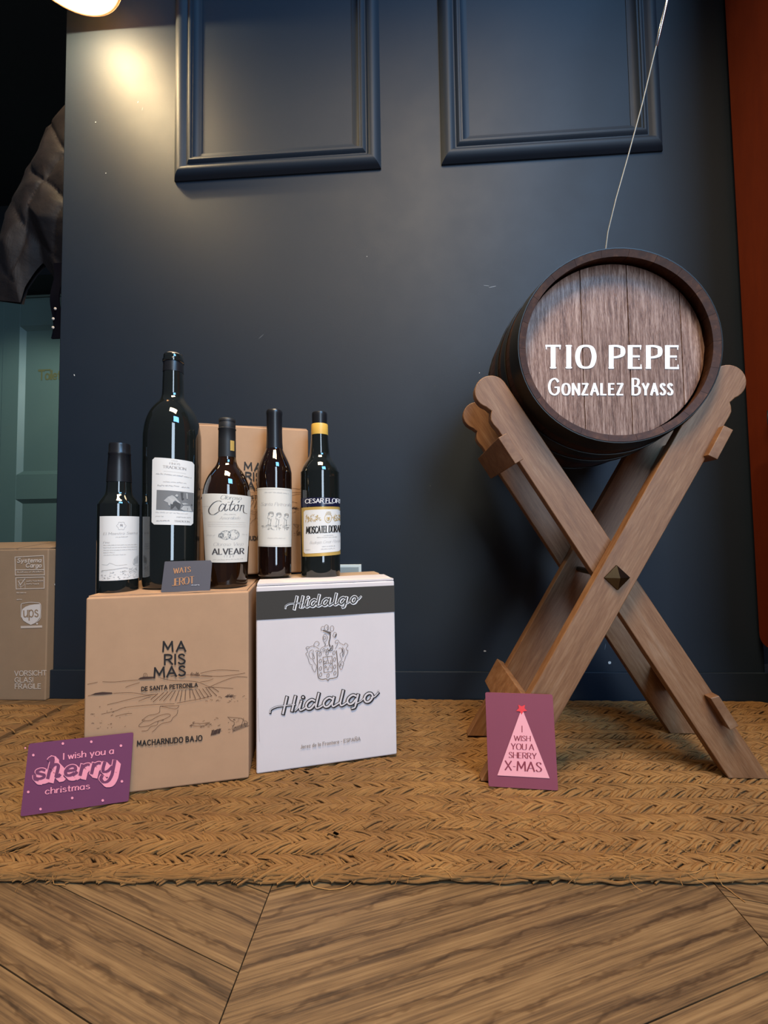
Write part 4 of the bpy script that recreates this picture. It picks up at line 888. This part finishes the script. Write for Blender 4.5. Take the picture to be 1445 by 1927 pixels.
# head boards
HY = -.3606; HR = .1605; xs = [-.1615, -.0485, .034, .1235, .1615]
xs = [-.1615, -.052, .0305, .1215, .1615]
for x0, x1 in zip(xs, xs[1:]):
    a = x0+.0006; b_ = x1-.0006; pts = []
    n = 10; top = [(a+(b_-a)*i/n) for i in range(n+1)]
    up = [(x, math.sqrt(max(0, HR**2-x*x))) for x in top]; dn = [(x, -z) for x, z in reversed(up)]
    pts = [p for i, p in enumerate(up+dn) if i == 0 or math.hypot(p[0]-(up+dn)[i-1][0], p[1]-(up+dn)[i-1][1]) > 1e-5]
    b = MB(); b.prism([(x, z) for x, z in pts], 0, .012); o = b.build('head_board', M_head, br, bevel=.0005, seg=1); o.location = (0, HY, oz)
bk = MB(); bk.lathe([(0,0),(.158,0),(.158,.01),(0,.01)], 48); o = bk.build('rear_head', M_stave, br); o.rotation_euler = (PI/2, 0, 0); o.location = (0, YB-.015, oz)
bg = MB(); bg.lathe([(.018,-.01),(.018,.006),(.014,.008),(0,.008)], 20); o = bg.build('bung', M_cork, br, smooth=True); o.location = (.03, -.265, oz+.188)
HH = homog([(971.8,826.1),(1350.2,816.2),(1334.4,505.6),(963.0,523.3)], [(.2,.6),(.55,.6),(.55,.9),(.2,.9)])
hf = lambda u, v: (HH(u, v)[0]-BX, HY-.0006, HH(u, v)[1]-(BZ-.175))
J = C(880, 440, 2.557); ink = Ink()
ink.text('TIO', J(378,644), J(608,644), 41, wt=.23, thin=.10, serif=.15, gap=.42); 
ink.text('PEPE', J(690,645), J(1012,646), 41, wt=.23, thin=.10, serif=.13, gap=.36)
ink.text('G~O~N~Z~A~L~E~Z', J(392,774), J(745,774), 30, wt=.17, thin=.10, gap=.27, sc=.68); ink.text('B~Y~A~S~S', J(794,774), J(984,774), 30, wt=.17, thin=.10, gap=.27, sc=.68)
ink.build('head_lettering', M_whiteink, br, hf)

# ================================================================ cross stand
st = empty('barrel_stand', (.365, -.27, 0), label='worn brown wooden cross-legged stand holding up the barrel', cat='stand'); sx0, sy0 = .365, -.27
def plank(cx, cz, dx, dz, half, y0, y1, ztop, rails, notch, inner):
    '''outline in (u along, v across, + towards the barrel side), foot cut level with the floor'''
    l = math.hypot(dx, dz); dx /= l; dz /= l; nx, nz = (-dz, dx) if inner < 0 else (dz, -dx)
    P = lambda u, v: (cx+dx*u+nx*v, cz+dz*u+nz*v)
    foot = lambda v: (.0-cz-nz*v)/dz
    ut = (ztop-cz)/dz-.029; pts = [P(foot(half), half)]
    # inner edge with the barrel cradle
    u = foot(half); seg_ = []
    for i in range(40):
        uu = .18+(ut-.18)*i/39; x, z = P(uu, half); d = math.hypot(x-BX, z-BZ)
        v = half
        if d < notch:
            lo, hi = -half, half
            for _ in range(20):
                mid = (lo+hi)/2; x, z = P(uu, mid)
                if math.hypot(x-BX, z-BZ) < notch: hi = mid
                else: lo = mid
            v = lo
        pts.append(P(uu, v))
    R = .0305
    for i in range(19):
        a = math.radians(82-212*i/18); pts.append(P(ut+R*math.cos(a), -.001+R*math.sin(a)))
    pts += [P(ut-.026, -.0225), P(ut-.031, -.0205), P(ut-.036, -.0255), P(ut-.044, -.0305), P(ut-.054, -.0315), P(ut-.066, -half), P(foot(-half), -half)]
    b = MB(); b.prism([(x-sx0, z) for x, z in pts], y0-sy0, y1-sy0)
    return b
for (y_, tag_) in ((-.372, 0), (-.212, 1)):
    o = plank(.3545, .336, .510, .860, .0312, y_, y_+.021, .7145, None, .1785 if tag_ == 0 else .1895, -1).build('leg', M_standA, st, bevel=.0018)
    o = plank(.3524, .3773, -.520, .854, .0295, y_+.022, y_+.043, .7180, None, .184 if tag_ == 0 else .190, 1).build('leg', M_standB, st, bevel=.0018)
def rail(pts, y0, y1, name='cross_rail'):
    b = MB(); b.prism([(x-sx0, z) for x, z in pts], y0-sy0, y1-sy0); b.build(name, M_stand, st, bevel=.0012)
rail([(.1651,.601),(.1804,.6093),(.209,.5615),(.1940,.5532)], -.371, -.150)
rail([(.5165,.5585),(.5315,.5505),(.5600,.6010),(.5450,.6095)], -.384, -.170)
rail([(.5128,.1423),(.5275,.1465),(.5575,.0965),(.5430,.0890)], -.366, -.150)
rail([(.1935,.1500),(.2080,.1420),(.1790,.0920),(.1650,.1000)], -.370, -.170)
for y_ in (-.372, -.168):
    b = MB(); s_ = .0215; c_ = (.3616-sx0, .3500); yy = y_-sy0; k = -1 if y_ < -.3 else 1
    b.add([(c_[0]-s_,yy,c_[1]),(c_[0],yy,c_[1]-s_),(c_[0]+s_,yy,c_[1]),(c_[0],yy,c_[1]+s_),(c_[0]-s_,yy+k*.003,c_[1]),(c_[0],yy+k*.003,c_[1]-s_),(c_[0]+s_,yy+k*.003,c_[1]),(c_[0],yy+k*.003,c_[1]+s_),(c_[0],yy+k*.013,c_[1])],
          [(0,1,5,4),(1,2,6,5),(2,3,7,6),(3,0,4,7),(4,5,8),(5,6,8),(6,7,8),(7,4,8)]); b.build('bolt_cap', M_bronze, st)
b = MB(); b.tube([(.3616-sx0, -.372-sy0, .350), (.3616-sx0, -.168-sy0, .350)], .006, 10); b.build('bolt', M_bronze, st)

# steel cable down to the barrel
cb = empty('cable', (.40, -.27, .94), label='thin steel cable slanting up from the top of the barrel', cat='cable')
b = MB(); P_ = [(.409,-.26,.925),(.4135,-.26,.975),(.4255,-.26,1.05),(.4445,-.26,1.12),(.468,-.26,1.196),(.505,-.26,1.32),(.5395,-.26,1.448),(.62,-.26,1.76)]
b.tube([(x-.40, y+.27, z-.94) for x, y, z in P_], .0016, 8); b.build('wire', mat('dull_steel', (.13,.13,.12), .45, .3), cb, smooth=True)
b = MB(); b.tube([(x-.40, y+.27, z-.94) for x, y, z in ((.5392,-.26,1.447),(.5800,-.26,1.603),(.62,-.26,1.76),(.84,-.26,2.6))], .0029, 10); b.build('ferrule', mat('bright_steel', (.85,.85,.83), .22, 1), cb, smooth=True)

# ================================================================ dome lamp near the wall's left end
lp = empty('wall_lamp', (-.868, -.165, 1.935), label='round dome lamp glowing warm white beside the upper left edge of the navy wall', cat='lamp')
b = MB(); b.lathe([(.1285,.002),(.130,-.001),(.134,-.002),(.138,.003),(.137,.02),(.125,.07),(.098,.112),(.060,.136),(.02,.145),(0,.146)], 56); b.build('shade', M_shade, lp, smooth=True)
b = MB(); b.lathe([(0,.012),(.014,.0135),(.026,.020),(.032,.032),(.030,.05),(.018,.075),(.014,.09),(0,.095)], 32); b.build('bulb', M_bulb, lp, smooth=True)
b = MB(); b.tube([(0,0,.14),(0,.03,.20),(0,.10,.235),(0,.163,.235)], .008, 12); b.build('arm', M_shade, lp, smooth=True)
b = MB(); b.lathe([(0,0),(.045,0),(.045,.012),(.035,.016),(0,.016)], 32); o = b.build('wall_rose', M_shade, lp, smooth=True); o.rotation_euler = (PI/2, 0, 0); o.location = (0, .165, .235)
ll = bpy.data.lights.new('lamp_light', 'POINT'); ll.shadow_soft_size = .012; ll.energy = 13; ll.color = (1, .76, .42)
lo = bpy.data.objects.new('lamp_light', ll); COL.objects.link(lo); lo.location = (-.868, -.165, 1.943)
l2 = bpy.data.lights.new('lamp_glow', 'AREA'); l2.shape = 'DISK'; l2.size = .2; l2.energy = 3.4; l2.color = (1, .76, .42)
lo = bpy.data.objects.new('lamp_glow', l2); COL.objects.link(lo); lo.location = (-.868, -.165, 1.934)

# outlet behind the white carton
ou = empty('wall_outlet', (-.168, 0, .306), label='grey wall outlet half hidden behind the white carton', cat='outlet')
b = MB(); b.box((-.0425,-.009,-.042),(.0425,-.0002,.042)); b.build('outlet_frame', M_plate2, ou, bevel=.0015)
b = MB(); b.box((-.036,-.0105,-.0355),(.036,-.009,.0355)); b.build('outlet_plate', M_plate, ou, bevel=.0006)
b = MB(); b.lathe([(.0195,0),(.0195,.0008),(.017,.0008),(.016,-.0002),(0,-.0002)], 32); o = b.build('socket_well', M_lining, ou); o.rotation_euler = (PI/2, 0, 0); o.location = (.004, -.0106, -.004)

# ================================================================ tall cabinet on the right
cbn = empty('cabinet', (.875, -.62, 0), label='tall reddish brown cabinet at the right edge, beside the navy wall', cat='cabinet')
def rp(x0, x1, y0, y1, z0, z1, r):      # (y, z) outline pushed along x, rear bottom corner rounded
    pts = [(y0, z0)]+[(y1-r+r*math.sin(PI/2*i/6), z0+r-r*math.cos(PI/2*i/6)) for i in range(7)]+[(y1, z1), (y0, z1)]
    b = MB(); n = len(pts); b.add([(x0, y, z) for y, z in pts]+[(x1, y, z) for y, z in pts], [tuple(range(n)), tuple(range(2*n-1, n-1, -1))]+[(i, i+n, (i+1) % n+n, (i+1) % n) for i in range(n)]); return b
rp(0, .022, .0, .606, .137, 2.4, .028).build('side_panel', M_cab, cbn, bevel=.0012)
b = MB(); b.box((.023, .02, .16), (.60, .60, 2.38)); b.build('carcass', M_cab, cbn, bevel=.002)
b = MB(); b.box((.024, -.002, .145), (.600, .018, 2.38)); b.build('door', M_cab, cbn, bevel=.002)
b = MB(); b.box((.045, .06, -.012), (.58, .58, .16)); b.build('plinth', M_dark, cbn)
b = MB(); b.tube([(0,.530,.717),(-.006,.530,.716),(-.0105,.530,.710),(-.0115,.530,.694),(-.0105,.530,.678),(-.006,.530,.672),(0,.530,.671)], .0032, 10)
b.build('handle', M_steel, cbn, smooth=True)

# ================================================================ coat and strap hanging on the wall's left end
ct = empty('coat', (-1.0, .20, 1.90), label='dark quilted winter coat hanging at the upper left behind the navy wall end', cat='coat')
OUT = [(1.90,-1.06),(1.86,-1.10),(1.796,-1.20),(1.733,-1.225),(1.684,-1.259),(1.63,-1.285),(1.575,-1.315),(1.52,-1.334),(1.45,-1.352),(1.39,-1.374),(1.34,-1.40),(1.28,-1.41)]
zs = [z for z, x in reversed(OUT)]; xsx = [x for z, x in reversed(OUT)]
def coat_pt(u, v, front):
    z = 1.255+(1.90-1.255)*v
    xl = float(np.interp(z, zs, xsx)); xr = -1.0
    x = xl+(xr-xl)*u
    hem = 0
    if v == 0: pass
    # hem: lower on the left, an arched notch at the middle, higher on the right
    zb = float(np.interp(x, [-1.42,-1.33,-1.30,-1.29,-1.26,-1.235,-1.20,-1.17,-1.0], [1.25,1.235,1.23,1.28,1.33,1.365,1.33,1.29,1.265]))
    z = zb+(1.90-zb)*v; xl = float(np.interp(z, zs, xsx)); x = xl+(xr-xl)*u
    wob = .9*noise.noise(Vector((x*5, z*5, 7))); p, q = (x*19+z*14+wob), (x*19-z*14-wob); qd = abs(math.sin(p))*abs(math.sin(q))
    crease = min(abs(math.sin(p)), abs(math.sin(q)))
    puff = .024*(crease**.38)+.010*noise.noise(Vector((x*14, z*14, 2)))
    e = min(1, 3.2*u)**.5*(.35+.65*min(1, (1-u)*4+.3)); base = .07*math.sin(PI*min(1, max(0, .12+.5*u)))
    hem = min(1, .12+v*3.2); y = (-(base+puff*e+.01)*hem if front else .03*e*hem)
    return (x+1.0+(.012*noise.noise(Vector((z*20, 0, 0))) if u == 0 else 0), y, z-1.90)
b = MB(); nu, nv = 64, 96
b.grid(lambda u, v: coat_pt(u, v, 1), nu, nv); b.grid(lambda u, v: coat_pt(u, v, 0), nu, nv)
b.build('coat_shell', M_coat, ct, smooth=True)
b = MB(); b.tube([(0,.0,-.02),(-.04,0,-.02),(-.07,0,-.01),(-.075,0,.02)], .006, 10); b.build('hanging_loop', M_lining, ct)
hk = empty('coat_hook', (-.992, .20, 1.90), label='dark metal hook on the side of the navy wall end', cat='hook')
b = MB(); b.tube([(0,0,.02),(-.05,0,.02),(-.08,0,.03),(-.085,0,.06)], .007, 10); b.build('hook_arm', M_hoop, hk); b = MB(); b.box((-.006,-.02,-.03),(-.0005,.02,.06)); b.build('hook_plate', M_hoop, hk)
b = MB()
def spt(u, v): z = -.245*(1-v); return (-.088+.03*u+.004*math.sin(v*9), .003*math.sin(v*9), z)
b.grid(spt, 3, 16); n_ = len(b.v); b.grid(lambda u, v: (spt(u, v)[0], spt(u, v)[1]+.004, spt(u, v)[2]), 3, 16)
so_ = b.build('strap', M_strap, ct, smooth=True); so_.location = (-.02, -.10, -.60)
for z in (-.212, -.184, -.152):
    b = MB(); b.lathe([(.0045,0),(.004,.0015),(.002,.0028),(0,.003)], 12); o = b.build('stud', M_upsw, so_, smooth=True); o.rotation_euler = (PI/2, 0, 0); o.location = (-.078+.006*(z > -.17), -.004, z)
